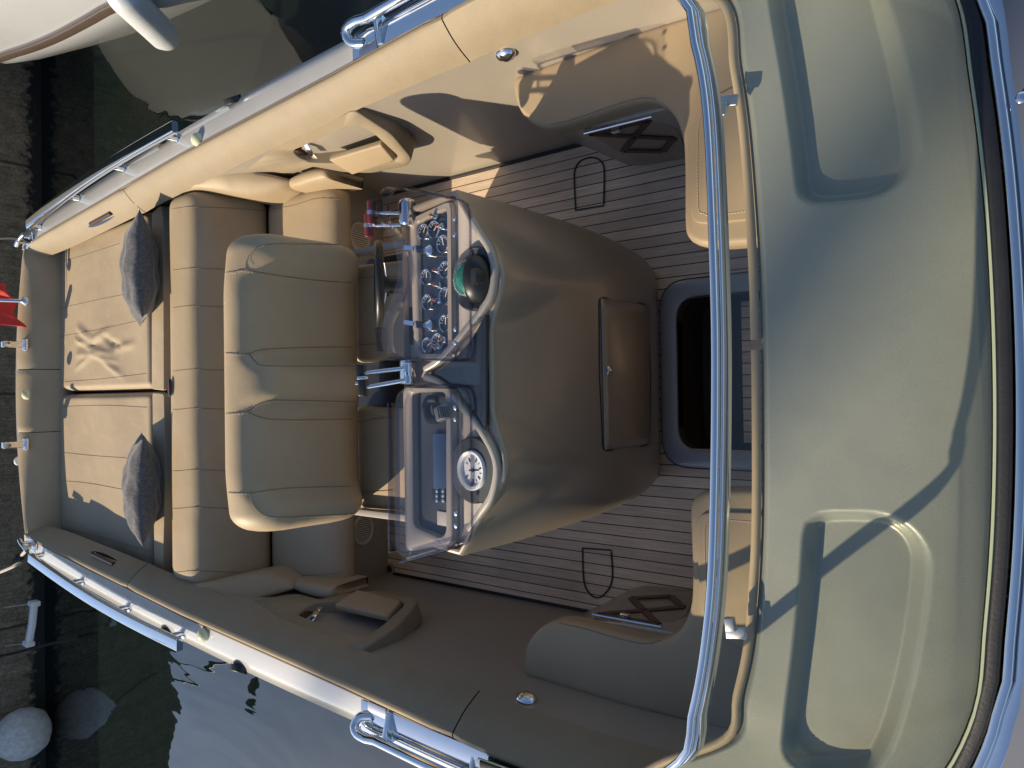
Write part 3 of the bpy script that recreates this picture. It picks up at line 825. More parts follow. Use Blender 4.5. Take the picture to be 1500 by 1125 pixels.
def gauge(x, y, r, face=BLACKG, ptr=REDDOT, h=.012, ang=0):
    b = B(); c = pl(x, y, .006)
    disc(b, c, PN, [(r * 1.0, 0), (r * 1.02, h * .7), (r * .98, h), (r * .86, h), (r * .84, h * .55)], 28, cap=False)
    g = b.build('gauge', CHROME, CONS_INST, ang=40)
    return c
CONS_INST = bpy.data.objects.new('instrument_panel', None); COL.objects.link(CONS_INST); put(CONS_INST, boat)
def instruments():
    # port panel: black fascia inside a beige frame
    fo = rpoly([pl(x, y) for x, y in [(606, 322), (662, 296), (668, 300), (670, 522), (664, 526), (612, 526)]], .03, 5)
    fi = rpoly([pl(x, y) for x, y in [(617, 328), (658, 308), (661, 312), (662, 514), (658, 518), (621, 518)]], .02, 5)
    def fram(name, fo, fi, h, mt):
        b = B(); U_ = lambda L, d: [p + PN * d for p in L]
        loft(b, [U_(fo, -.02), U_(fo, h), [p.lerp(q, .15) + PN * (h + .006) for p, q in zip(fo, fi)], [p.lerp(q, .85) + PN * (h + .006) for p, q in zip(fo, fi)], U_(fi, h), U_(fi, -.02)], True, False)
        return b.build(name, mt, CONS_INST, ang=50)
    fram('panel_frame', fo, fi, .016, BEIGE2)
    b = B(); prism(b, [p + PN * .005 for p in fi], PN * -.01); b.build('fascia', BLACKG, CONS_INST, smooth=False)
    for x, y, r in [(623, 340, .030), (638.5, 337, .034), (651.6, 358, .034), (655, 396, .033), (627, 406, .030), (655, 434, .033), (629, 443, .030), (655, 474, .033), (629, 506, .030), (644, 501, .033)]:
        r *= .95
        b = B(); c = pl(x, y, .006)
        disc(b, c, PN, [(r, 0), (r * 1.02, .009), (r * .97, .013), (r * .86, .012), (r * .84, .005)], 28, cap=False)
        g = b.build('gauge', CHROME, CONS_INST, ang=40)
        b = B(); disc(b, c + PN * .004, PN, [(r * .86, 0), (r * .86, .001)], 28); 
        a = random.uniform(.4, 2.6); dv = V(math.cos(a) * .9, math.sin(a), 0); box(b, c + PN * .007 + dv * r * .3, r * .8, .003, .002, dv, PN, mi=1)
        for k in range(9):
            aa = -.6 + k * .45; d2 = V(math.cos(aa), math.sin(aa), .12 * math.cos(aa)); box(b, c + PN * .006 + d2 * r * .7, r * .16, .002, .001, d2, PN, mi=1)
        b.build('gauge_dial', [BLACKG, WHITEP], g)
    for x, y in [(641, 317), (650, 332), (644.7, 397), (645.6, 418), (645.6, 440), (643.7, 507), (653, 498)]:
        b = B(); c = pl(x, y, .006); disc(b, c, PN, [(.012, 0), (.012, .01), (.007, .012), (.006, .03)], 14); disc(b, c + PN * .03, PN, [(.005, 0), (.005, .005), (.002, .007)], 10, mi=1)
        b.build('switch', [CHROME, REDDOT], CONS_INST)
    for x, y in [(632, 368), (632, 477)]:
        b = B(); c = pl(x, y, .006); disc(b, c, PN, [(.022, 0), (.022, .014), (.016, .02), (.010, .03)], 18)
        box(b, c + PN * .05, .006, .026, .05, (1, .2, 0), PN); box(b, c + PN * .03 + V(-.05, .01, .03), .05, .016, .004, (1, -.2, 0)); b.build('ignition_key', CHROME, CONS_INST)
    b = B(); box(b, pl(608, 478, -.02), .03, .14, .05, (1, 0, -.1)); b.build('fuse_cover', BLACK, CONS_INST, bevel=.004)
    # starboard tray, deep frame with display, handset and switches
    fo = rpoly([pl(x, y) for x, y in [(600, 568), (668, 566), (672, 572), (674, 790), (668, 797), (604, 806)]], .03, 5)
    fi = rpoly([pl(x, y) for x, y in [(613, 575), (660, 574), (664, 580), (664, 778), (656, 786), (615, 770)]], .025, 5)
    fram('panel_frame', fo, fi, .030, BEIGE2)
    b = B(); prism(b, [p + PN * .004 for p in fi], PN * -.01); b.build('fascia', CARBON, CONS_INST, smooth=False)
    b = B(); box(b, pl(648, 676, .012), .09, .20, .014, (1, 0, .12)); b.build('chart_display', BLUED, CONS_INST, bevel=.003)
    b = B(); box(b, pl(647, 727, .012), .09, .045, .016, (1, 0, .12))
    for i in range(2):
        for j in range(3): disc(b, pl(642 + 9 * i, 719 + 7 * j, .02), PN, [(.007, 0), (.007, .008), (.004, .01)], 10, mi=1)
    b.build('switch_bank', [BLACK, CHROME], CONS_INST, bevel=.002)
    b = B(); box(b, pl(650, 760, .008), .07, .05, .004, (1, 0, .12)); b.build('cover_plate', BEIGE, CONS_INST, bevel=.006)
instruments()

def pods():
    # clock pod: charcoal disc, white instrument
    c = pl(700, 688, .004); b = B(); disc(b, c, PN, [(.112, 0), (.112, .022), (.108, .027), (.070, .027), (.068, .012)], 48, cap=False)
    d = b.build('barometer', CARBON, boat, ang=40)
    b = B(); disc(b, c + PN * .006, PN, [(.0675, 0), (.0675, .026), (.064, .031), (.054, .026), (.052, .016)], 40, cap=False); b.build('bezel', WHITEP, d)
    b = B(); disc(b, c + PN * .018, PN, [(.056, 0), (.056, .003)], 36)
    for k in range(12):
        a = -PI * .8 + k * (PI * 1.6 / 11); dv = V(math.cos(a), math.sin(a), .12 * math.cos(a)); box(b, c + PN * .022 + dv * .037, .010 if k % 2 else .014, .005 if k % 2 == 0 else .002, .001, dv, PN, mi=1)
    box(b, c + PN * .023 + V(.004, 0, 0), .05, .004, .001, (1, .08, .12), PN, mi=1); disc(b, c + PN * .022, PN, [(.006, 0), (.006, .003)], 12, mi=1)
    b.build('dial', [DIAL, BLACK], d)
    # compass pod
    c = pl(700, 409, .004); b = B(); disc(b, c, PN, [(.108, 0), (.108, .020), (.102, .026), (.088, .020)], 48)
    d = b.build('compass', CARBON, boat, ang=40)
    b = B(); g = pl(688, 408, .02)
    GRN = pm('green_compass_card', (.02, .16, .12), .18, coat=1, var=.5, vscale=150)
    disc(b, g, PN, [(.062, 0), (.062, .012), (.052, .028), (.030, .042), (.004, .046)], 36)
    for k in range(36):
        a = 2 * PI * k / 36; dv = V(math.cos(a), math.sin(a), .12 * math.cos(a)); box(b, g + PN * .022 + dv * .057, .012 if k % 3 == 0 else .007, .0022, .002, dv - PN * .6, PN, mi=1)
    b.build('compass_card', [GRN, DIAL], d)
    b = B(); rings = []
    hc = pl(704, 409, .02); fx = PN.cross(V(0, 1, 0)).normalized()
    if fx.x < 0: fx = -fx
    for i in range(9):
        a = PI / 2 * i / 8
        rings.append([hc + PN * (.066 * math.sin(a)) + (fx * math.cos(t) * .072 + V(0, 1, 0) * math.sin(t) * .085) * math.cos(a) - fx * .016 for t in [lerp(-PI / 2, PI / 2, k / 20) for k in range(21)]])
    loft(b, rings, False, False); b.build('compass_hood', BLACK, d, ang=60, solid=.004)
    b = B(); kc = pl(693, 405, .075); disc(b, kc, PN + V(-.25, 0, 0), [(.029, -.03), (.030, -.005), (.027, .004), (.0, .007)], 28); b.build('hood_knob', BLACK, d)
pods()

def acrylic_lids():
    A = [(551, 290), (560, 272), (604, 277), (662, 290), (671, 300), (672, 515), (664, 527), (575, 527), (558, 516), (556, 474), (572, 445), (581, 415), (582, 388), (577, 357), (566, 335), (551, 322)]
    C2 = [(576, 590), (583, 571), (602, 564), (660, 565), (672, 578), (674, 786), (666, 801), (592, 823), (578, 810)]
    for poly in (A, C2):
        top = rpoly([pl(x, y, .085) for x, y in poly], .035, 5)
        ce = sum(top, V(0, 0, 0)) / len(top)
        def ins(L, d, dz): return [p + (ce - p).normalized() * d + PN * dz for p in L]
        b = B()
        loft(b, [ins(top, .0, -.055), ins(top, .0, -.010), ins(top, .004, -.002), ins(top, .012, .003)], True, False)
        n = len(top); o = len(b.v); b.f.append([n * 3 + k for k in range(n)]); b.m.append(0)
        lid = b.build('instrument_cover', ACRYL, boat, ang=9, solid=.005)
        b = B(); tube(b, ins(top, 0, -.055) + [ins(top, 0, -.055)[0]], .0045, 6); b.build('cover_edge', SMOKE, lid)
        for e in (((576, 590), (578, 808)), ((601, 566), (660, 567)), ((592, 822), (664, 802))) if poly is C2 else (((552, 292), (553, 320)), ((557, 480), (559, 514)), ((606, 278), (662, 290)), ((577, 526), (664, 526))):
            b = B(); sweep(b, [pl(*e[0], .052), pl(*e[1], .052)], rrect(.012, .05, .004, 2), up=PN); b.build('cover_lip', SMOKE, lid)
        for x, y in (((666, 320), (666, 344), (667, 482), (667, 502)) if poly is A else ((667, 597), (667, 614), (668, 752), (668, 770))):
            b = B(); disc(b, pl(x, y, .09), PN, [(.008, 0), (.008, .003), (.005, .005)], 12); b.build('cover_screw', CHROME, lid)
        b = B(); sweep(b, [pl(670, (296 if poly is A else 572), .045), pl(672, (518 if poly is A else 788), .045)], rrect(.012, .022, .003, 2)); b.build('cover_hinge', ACRYL, lid)
acrylic_lids()

def handset():
    t = thing('radio_handset', 'grey radio handset with coiled black cord under the clear cover of the console', 'radio', pl(645, 605, .02))
    b = B(); box(b, pl(650, 604, .045), .075, .055, .03, (1, .3, .12), PN); b.build('handset_body', STEEL if False else pm('grey_plastic', (.16, .16, .16), .45), t, bevel=.01, seg=4)
    b = B()
    for k in range(6): box(b, pl(650, 604, .062) + V(-.025 + .01 * k, 0, 0), .004, .042, .003, (1, .3, .12), PN)
    b.build('handset_grille', BLACK, t)
    b = B(); pts = []
    ax = cr([pl(640, 584, .03), pl(628, 586, .03), pl(624, 600, .03), pl(630, 614, .03), pl(642, 614, .035)], 260)
    for i, (p, s, u) in enumerate(frames(ax, (0, 0, 1))): pts.append(p + (s * math.cos(i * .55) + u * math.sin(i * .55)) * .013)
    tube(b, pts, .0035, 5); b.build('coiled_cord', BLACK, t)
handset()

# ---- steering wheel
def wheel():
    n = V(-.655, 0, .756).normalized(); c = at(555, 418, .98)
    w = bpy.data.objects.new('steering_wheel', None); COL.objects.link(w); put(w, boat)
    a = V(0, 1, 0); d = n.cross(a)
    path = [c + (a * math.cos(t) + d * math.sin(t)) * .165 for t in [2 * PI * k / 48 for k in range(49)]]
    b = B(); rings = []
    for k in range(48):
        t = 2 * PI * k / 48; e = a * math.cos(t) + d * math.sin(t)
        rings.append([c + e * (.165 + .016 * math.cos(q)) + n * .017 * math.sin(q) for q in [2 * PI * j / 12 for j in range(12)]])
    rings.append(rings[0]); loft(b, rings, True, False); b.build('wheel_rim', BLACK, w, ang=180)
    for t in (0.0, 2.1, 4.2):
        e = a * math.cos(t + PI / 2) + d * math.sin(t + PI / 2)
        b = B(); sweep(b, [c - n * .03 + e * .03, c - n * .02 + e * .09, c - n * .004 + e * .158], rrect(.024, .006, .002, 2), up=n); b.build('wheel_spoke', CHROME, w)
    b = B(); disc(b, c - n * .04, n, [(.045, 0), (.045, .02), (.03, .028), (.0, .03)], 28); b.build('wheel_hub', BLACK, w)
    b = B(); tube(b, [c - n * .04, c - n * .36], .032, 16, up=(0, 1, 0)); b.build('steering_column', BLACK, w)
wheel()

# ---- engine levers
def levers():
    t = bpy.data.objects.new('throttle', None); COL.objects.link(t); put(t, boat)
    b = B(); box(b, pl(600, 545, .02), .06, .09, .05, (1, 0, .12), PN); box(b, pl(600, 545, .05), .04, .075, .02, (1, 0, .12), PN); b.build('throttle_base', CHROME, t, bevel=.005)
    for a, c, e in (((597, 539), (529, 547), -1), ((599, 556), (532, 568), 1)):
        p, q = pl(*a, .06), at(*c, 1.20)
        b = B(); tube(b, [p, q], .008, 10); disc(b, p, (0, 1, 0), [(.016, -.014), (.016, .014)], 16); h = b.build('throttle_lever', CHROME, t, ang=40)
        b = B(); d = (q - p).normalized(); box(b, q + V(0, .0, 0), .03, .065, .035, (d.x, 0, d.z)); b.build('lever_knob', BLACK, h, bevel=.006)
        b = B(); box(b, q + V(0, .036 * (1 if e > 0 else -1), 0), .034, .012, .038, (d.x, 0, d.z)); b.build('knob_cap', CHROME, h, bevel=.003)
    t = bpy.data.objects.new('trim_lever_set', None); COL.objects.link(t); put(t, boat)
    b = B(); P0, P1 = pl(597, 291, .03), pl(597, 333, .03)
    box(b, (P0 + P1) / 2, .055, (P1 - P0).length, .06, (1, 0, .12), PN); b.build('lever_block', CHROME, t, bevel=.02, seg=5)
    for a, c in (((590, 313), (545, 312)), ((590, 330), (541, 331))):
        p, q = pl(*a, .03), at(*c, 1.09)
        b = B(); tube(b, [p, q], .007, 10); h = b.build('trim_lever', CHROME, t)
        b = B(); tube(b, [q + V(0, -.045, 0), q + V(0, .045, 0)], .019, 14); b.build('lever_grip', MAROON, h, bevel=.003)
        b = B(); tube(b, [q + V(0, -.008, 0), q + V(0, .008, 0)], .0205, 14); b.build('grip_band', CHROME, h)
levers()

# ---- helm bench
def helm():
    YS = [lerp(-1, 1, k / 80) for k in range(81)]
    W = .625
    rings = []
    for q in YS:
        y = q * W - .012
        e = abs(q)
        cap = max(0.0, (e - .86) / .14); rnd = math.sqrt(max(0, 1 - cap ** 2)) if cap > 0 else 1
        # front face: hollows for two seats, a hump between, wings at the ends
        hump = math.exp(-((q) / .14) ** 4); wing = sm((e - .66) / .20)
        mx_ = max(hump, wing); fwd = .055 * mx_
        ztop = 1.33 - .02 * sm((e - .55) / .45)
        prof = [(-2.735, .69), (-2.775, .95), (-2.818, 1.18), (-2.828, ztop - .04), (-2.80, ztop - .005), (-2.745, ztop), (-2.695 + .05 * mx_, ztop - .018 - .02 * mx_), (-2.662 + .075 * mx_, 1.225), (-2.645 + fwd * 1.1, 1.10), (-2.62 + fwd * 1.25, .97), (-2.597 + fwd * 1.45, .87), (-2.615 + fwd * 1.3, .81), (-2.66 + fwd * .6, .74), (-2.70, .69)]
        cx, cz = -2.70, 1.05
        k = lerp(.18, 1, rnd)
        rings.append([V(lerp(cx, x, k), y, lerp(cz, z, lerp(.5, 1, k))) for x, z in prof])
    b = B(); loft(b, rings, True, True)
    o = b.build('helm_backrest', LEATHER2, boat, sub=1, ang=180)
    seams(o, [['s', (326, 400), (345, 398), (360, 396), (420, 405), (470, 411), (516, 414)],
              ['s', (360, 396), (362, 380), (375, 365), (392, 358), (450, 357), (528, 360)],
              ['s', (326, 517), (362, 518), (385, 512), (440, 509), (515, 508)], ['s', (366, 519), (375, 530), (395, 536), (520, 536)],
              ['s', (326, 606), (362, 603), (378, 592), (400, 586), (420, 586), (520, 588)], ['s', (362, 603), (385, 612), (420, 615), (515, 614)],
              ['s', (330, 721), (365, 722), (420, 715), (518, 712)], ['s', (365, 722), (375, 745), (400, 757), (450, 756), (530, 752)]], .002)
    for y0, y1 in ((.08, .55), (-.61, -.12)):
        b = B(); pts = rpoly([V(-2.76, y0, .69), V(-2.34, y0 + .02, .69), V(-2.34, y1 - .02, .69), V(-2.76, y1, .69)], .07, 6)
        prism(b, pts, .09); c = b.build('helm_seat', LEATHER2, boat, bevel=.03, seg=4)
        px = [(530, 407), (560, 405), (590, 406)] if y0 > 0 else [(522, 618), (560, 612), (580, 611)]
        seams(c, [px, [(522, 505), (570, 503)] if y0 > 0 else [(522, 722), (575, 718)]], .002)
    for s in (1, -1):
        b = B(); sweep(b, [V(-2.70, s * .60 - .01, .72), V(-2.22, s * .60 - .01, .72)], rrect(.03, .05, .006, 2)); b.build('seat_frame', GREYBAR, boat)
    b = B(); sweep(b, [V(-2.59, -.60, .60), V(-2.59, .58, .60)], rrect(.46, .03, .004, 2)); b.build('seat_tray', BLACK, boat)
    b = B(); prism(b, rpoly([V(-2.82, -.55, .58), V(-2.36, -.55, .58), V(-2.36, .55, .58), V(-2.82, .55, .58)], .05, 4), .58); b.build('seat_plinth', GELC, boat, bevel=.01)
helm()

# ---- aft bench
def aft_bench():
    ya, yb = 1.095, -1.12
    def end(q): 
        e = abs(q); c = max(0, (e - .93) / .07); return math.sqrt(max(0, 1 - c * c))
    rings = []
    for k in range(61):
        q = lerp(-1, 1, k / 60); q = math.copysign(abs(q) ** .8, q) if q else 0
        y = lerp(yb, ya, (q + 1) / 2); r = end(q)
        wv = .004 * math.sin(y * 9)
        prof = [(-4.12, .55), (-4.16, .70), (-4.155, .82), (-4.12, .865), (-4.05, .875), (-3.93, .872), (-3.875 + wv, .862), (-3.835 + wv, .82), (-3.80, .72), (-3.765, .60), (-3.735, .50), (-3.76, .44), (-3.9, .42)]
        cx, cz = -3.95, .66; kk = lerp(.55, 1, r)
        rings.append([V(lerp(cx, x, lerp(.8, 1, r)), y, lerp(cz, z, lerp(.72, 1, r))) for x, z in prof])
    b = B(); loft(b, rings, True, True); o = b.build('bench_backrest', LEATHER2, boat, sub=1, ang=180)
    L = []
    for y in (305, 395, 450, 543, 600, 690, 745, 838):
        L.append([(243, y + (3 if y < 560 else -1)), (262, y), (285, y - 2), (340, y), (392, y + 4)])
    seams(o, L, .0018)
    b = B(); p = atp(250, 568, (-4.05, 0, .878), (0, 0, 1)); disc(b, p, (0, 0, 1), [(.042, 0), (.042, .006), (.034, .012)], 24)
    disc(b, p + V(0, 0, .012), (0, 0, 1), [(.012, 0), (.012, .002)], 12, mi=1); c = b.build('backrest_release', [BLACKG, REDDOT], boat)
    c.data.transform(Matrix.Translation(p) @ Matrix.Diagonal((.45, 1.25, 1, 1)) @ Matrix.Translation(-p))
    rings = []
    for k in range(49):
        q = lerp(-1, 1, k / 48); q = math.copysign(abs(q) ** .7, q) if q else 0
        y = lerp(-1.11, 1.075, (q + 1) / 2); r = end(q)
        prof = [(-3.74, .36), (-3.745, .46), (-3.70, .497), (-3.5, .505), (-3.28, .50), (-3.17, .485), (-3.115, .44), (-3.105, .38), (-3.13, .34)]
        cx, cz = -3.45, .42
        rings.append([V(lerp(cx, x, lerp(.88, 1, r)), y, lerp(cz, z, lerp(.5, 1, r))) for x, z in prof])
    b = B(); loft(b, rings, True, True); o = b.build('bench_seat', LEATHER2, boat, sub=1, ang=180)
    seams(o, [[(393, 308), (430, 301), (465, 291), (498, 292)], [(396, 836), (430, 842), (470, 842), (500, 838)]], .0018)
    # base front with loudspeakers
    b = B(); b.add([(-3.27, -1.12, 0), (-3.27, 1.12, 0), (-3.22, 1.13, .36), (-3.22, -1.13, .36), (-3.9, 1.13, .36), (-3.9, -1.13, .36)], [[0, 1, 2, 3], [3, 2, 4, 5]])
    bb = b.build('bench_base', GEL, boat, smooth=False)
    n = V(1, 0, -.14).normalized()
    for px in ((526, 347), (531, 776)):
        c = atp(*px, V(-3.245, 0, .18), n); sp = bpy.data.objects.new('loudspeaker', None); COL.objects.link(sp); put(sp, boat)
        b = B(); disc(b, c, n, [(.085, -.01), (.085, .010), (.080, .014), (.072, .012), (.070, .004)], 36, cap=False); b.build('speaker_ring', GRILLE, sp)
        b = B(); disc(b, c + n * .002, n, [(.071, 0), (.071, .001)], 30); b.build('speaker_cone', DARKIN, sp)
        b = B()
        for k in range(-5, 6):
            hh = math.sqrt(max(0, .07 ** 2 - (k * .0125) ** 2)); u = V(0, 1, 0); w = n.cross(u)
            sweep(b, [c + n * .007 + u * k * .0125 - w * hh, c + n * .007 + u * k * .0125 + w * hh], rrect(.0085, .004, .001, 1), up=n)
        b.build('speaker_grille', GRILLE, sp)
aft_bench()

# ---- side bolsters beside the aft bench
def bolsters():
    outer = [(234, 272, .865), (253, 252, .865), (300, 244, .86), (348, 246, .77), (392, 254, .67), (417, 261, .62)]
    inner = [(236, 290, .86), (262, 281, .86), (287, 276, .855), (330, 283, .765), (375, 288, .665), (412, 276, .605)]
    outer2 = [(419, 266, .60), (428, 257, .61), (455, 246, .615), (477, 245, .60), (492, 254, .54), (501, 262, .47)]
    inner2 = [(421, 276, .60), (438, 272, .605), (457, 266, .61), (478, 262, .595), (492, 266, .53), (502, 271, .46)]
    for s in (1, -1):
        for oo, ii, lo in ((outer, inner, .45), (outer2, inner2, .36)):
            A = cr([at(*p) for p in oo], 40); C = cr([at(*p) for p in ii], 40); rings = []
            for k, (a, c) in enumerate(zip(A, C)):
                e = min(1, min(k, 39 - k) / 5); dn = .03 * (1 - math.sqrt(1 - (1 - e) ** 2))
                d = c - a; u = V(0, 0, 1)
                pr = [V(a.x, a.y, lo), a - u * .035, a + d * .05 - u * .012, a + d * .18, a + d * .5 + u * .004, a + d * .82, a + d * .95 - u * .012, c - u * .035, c + d * .04 - u * .10, V(c.x, c.y, lo) + V(d.x, d.y, 0) * .06]
                rings.append([S(p - u * dn, s) for p in pr])
            b = B(); loft(b, rings, True, True); b.build('side_bolster', LEATHER2, boat, ang=60)
bolsters()

# ---- sun pads
def wrinkle(x, y):
    # creases radiating in the middle of the port pad
    h = 0
    for (ax, ay, bx, by, w, a) in WR:
        ex, ey = bx - ax, by - ay; L2 = ex * ex + ey * ey
        t = ((x - ax) * ex + (y - ay) * ey) / L2
        tt = max(0, min(1, t)); dx, dy = x - ax - ex * tt, y - ay - ey * tt
        d = math.hypot(dx, dy); h += a * math.exp(-(d / w) ** 2) * math.sin(PI * min(1, max(0, tt * .8 + .15)))
    return h
WR = []
for (a, c, w, am) in [((112, 480), (135, 498), .03, .014), ((135, 498), (160, 482), .025, .012), ((108, 497), (140, 513), .022, .015), ((140, 513), (165, 520), .02, .012), ((110, 520), (150, 517), .02, .010), ((150, 492), (168, 510), .018, -.012), ((168, 510), (195, 503), .025, .012), ((108, 540), (135, 520), .02, .010), ((135, 520), (170, 530), .018, .013), ((150, 528), (178, 552), .022, .012), ((112, 508), (150, 502), .018, -.010), ((160, 500), (178, 508), .015, -.012)]:
    p, q = at(*a, .77), at(*c, .77); WR.append((p.x, p.y, q.x, q.y, w * .95, am * 1.35))
def sunpads():
    ZP = .76
    # port and starboard pads as soft height fields with rolled edges
    P = [(84, 372), (93, 357), (105, 351), (216, 306), (219, 325), (220, 571), (152, 573), (84, 574)]
    Q = [(85, 577), (150, 575), (221, 573), (224, 837), (212, 836), (101, 797), (88, 786)]
    for poly, isp in ((P, True), (Q, False)):
        pts = [at(x, y, ZP) for x, y in poly]
        x0 = min(p.x for p in pts); x1 = max(p.x for p in pts)
        out = rpoly(pts, .05, 5)
        def yr(x):
            ys = []
            for i in range(len(out)):
                a, c = out[i], out[(i + 1) % len(out)]
                if (a.x - x) * (c.x - x) <= 0 and abs(a.x - c.x) > 1e-9: ys.append(lerp(a.y, c.y, (x - a.x) / (c.x - a.x)))
            return (min(ys), max(ys)) if ys else (0, 0)
        b = B(); nu, nv = 90, 80
        def f(u, v):
            x = lerp(x0 + .002, x1 - .002, (1 - math.cos(u * PI)) / 2 * .25 + u * .75)
            lo, hi = yr(x); vv = (1 - math.cos(v * PI)) / 2 * .25 + v * .75
            y = lerp(lo, hi, vv)
            e = min(x - x0, x1 - x, y - lo, hi - y)
            z = ZP - .10 * (1 - math.sqrt(max(0, 1 - (1 - min(1, max(0, e) / .045)) ** 2)))
            if isp: z += wrinkle(x, y) * min(1, e / .06)
            z += .006 * math.sin(x * 7 + y * 3) * min(1, e / .1)
            return V(x, y, z)
        grid(b, f, nu, nv)
        o = b.build('sun_pad', PADCLOTH, boat, ang=180)
        if isp: L = [[(86, 385), (130, 372), (175, 357)], [(86, 452), (150, 438), (180, 432)], [(88, 493), (150, 482), (219, 466)], [(90, 560), (150, 555), (219, 547)]]
        else: L = [[(88, 596), (150, 594), (220, 597)], [(86, 662), (130, 667), (185, 671)], [(86, 704), (130, 708), (180, 717)], [(90, 772), (150, 787), (222, 808)]]
        seams(o, L, .0018)
    for poly in ([(222, 312), (236, 300), (239, 330), (240, 572), (222, 570)], [(223, 575), (240, 577), (242, 700), (238, 852), (226, 838)]):
        pts = [at(x, y, .80) for x, y in poly]
        b = B(); prism(b, rpoly(pts, .02, 3), .14); b.build('pad_wedge', PADCLOTH, boat, bevel=.03, seg=4)
    b = B(); b.add([(-6.0, -1.05, .60), (-6.0, 1.05, .60), (-3.9, 1.15, .60), (-3.9, -1.15, .60)], [[0, 1, 2, 3]]); b.build('pad_base', DARKIN, boat)
    # transom bolster in three lengths
    def tb(y):
        return TRX(y) + .105
    ys = [(1.03, .16), (.155, -.295), (-.30, -1.03)]
    for y0, y1 in ys:
        b = B(); rings = []
        for k in range(25):
            y = lerp(y0, y1, k / 24); x = tb(y); e = min(1, min(k, 24 - k) / 1.5)
            xi = at(85, 562 - (y + .08) * 200, .775).x + .01
            g = V(x, y, .972); i = V(xi, y * (.985), .74); c = V(lerp(x, xi, .62), y, .975)
            pr = [V(x, y, .93)] + [g * (1 - t) ** 2 + c * 2 * t * (1 - t) + i * t * t for t in [q / 8 for q in range(9)]] + [i + V(-.02, 0, -.08)]
            rings.append([p - V(0, 0, .010 * (1 - e)) for p in pr])
        loft(b, rings, False, False); b.build('transom_bolster', LEATHER2, boat, ang=70)
sunpads()

# recessed handles in the aft coaming
def handles():
    for s in (1, -1):
        ps = [at(132, 308, .87), at(192, 309, .87)]
        c = (ps[0] + ps[1]) / 2; t = (ps[1] - ps[0]).normalized()
        bv = None
        c.y = lerp(gy(c.x), iy(c.x), .62); c.z = .915
        n = V(0, -.72, .69); t = V(1, .09, 0).normalized(); w = n.cross(t)
        ring = [S(c + t * (.20 * math.cos(a)) + w * (.028 * math.sin(a)) + n * .004, s) for a in [2 * PI * k / 28 for k in range(28)]]
        b = B(); prism(b, ring, S(-n * .02, s)); h = b.build('grab_recess', BLACKG, boat)
        b = B(); tube(b, [S(c + t * (.14 * q) + n * .008 + w * .006, s) for q in (-1, -.5, 0, .5, 1)], .014, 10); b.build('grab_bar', BROWN, h)
handles()

# ---- rails, lights and deck fittings
def aft_rails():
    for s in (1, -1):
        a, c = at(49, 336, 1.05), at(262, 219, 1.05)
        a = V(-5.68, 1.135, 1.03); c = V(-3.72, 1.345, 1.03)
        path = [V(lerp(a.x, c.x, t), lerp(a.y, c.y, t) + .035 * math.sin(PI * t), 1.03) for t in [k / 16 for k in range(17)]]
        b = B(); sweep(b, [S(p, s) for p in path], rrect(.062, .034, .008, 3))
        r = b.build('aft_rail', CHROME, boat, ang=40)
        for t in (.06, .36, .66, .95):
            p = S(path[int(t * 16)], s) + V(0, -.01 * s, 0)
            b = B(); disc(b, V(p.x, p.y, .945), (0, 0, 1), [(.03, 0), (.03, .008), (.017, .014), (.017, .08)], 16); b.build('rail_post', CHROME, r)
def fwd_rails():
    for s in (1, -1):
        x0 = -2.36
        path = [V(x0 + .05, hy(x0) - .095, .968), V(x0 - .005, hy(x0) - .085, .985), V(x0 - .03, hy(x0) - .05, 1.0), V(x0 + .0, hy(x0) - .025, 1.01), V(x0 + .06, hy(x0) - .02, 1.012)]
        path = cr(path, 12) + [V(x, hy(x) - .035, hz(x) + .105) for x in [lerp(x0 + .12, -1.2, k / 14) for k in range(15)]]
        b = B(); sweep(b, [S(p, s) for p in path], circ(.021, 14)); r = b.build('side_rail', CHROME, boat, ang=60)
        for x in (x0 + .16, -1.75):
            b = B(); sweep(b, [S(V(x, hy(x) - .14, .975), s), S(V(x, hy(x) - .03, 1.0), s)], rrect(.045, .022, .006, 2), up=(1, 0, 0)); b.build('rail_bracket', CHROME, r)
        b = B(); pth = [S(V(x, hy(x) - .085, hz(x) + .0655), s) for x in [lerp(x0 - .02, -1.25, k / 14) for k in range(15)]]
        sweep(b, pth, rrect(.125, .007, .002, 2)); b.build('rail_plate', CHROME, r)
        b = B(); pth = [S(V(x, hy(x) - .135, hz(x) + .071), s) for x in [lerp(x0 + .03, x0 + .14, k / 4) for k in range(5)]]
        sweep(b, pth, rrect(.04, .005, .002, 2)); b.build('rail_inlay', STEEL, r)
aft_rails(); fwd_rails()
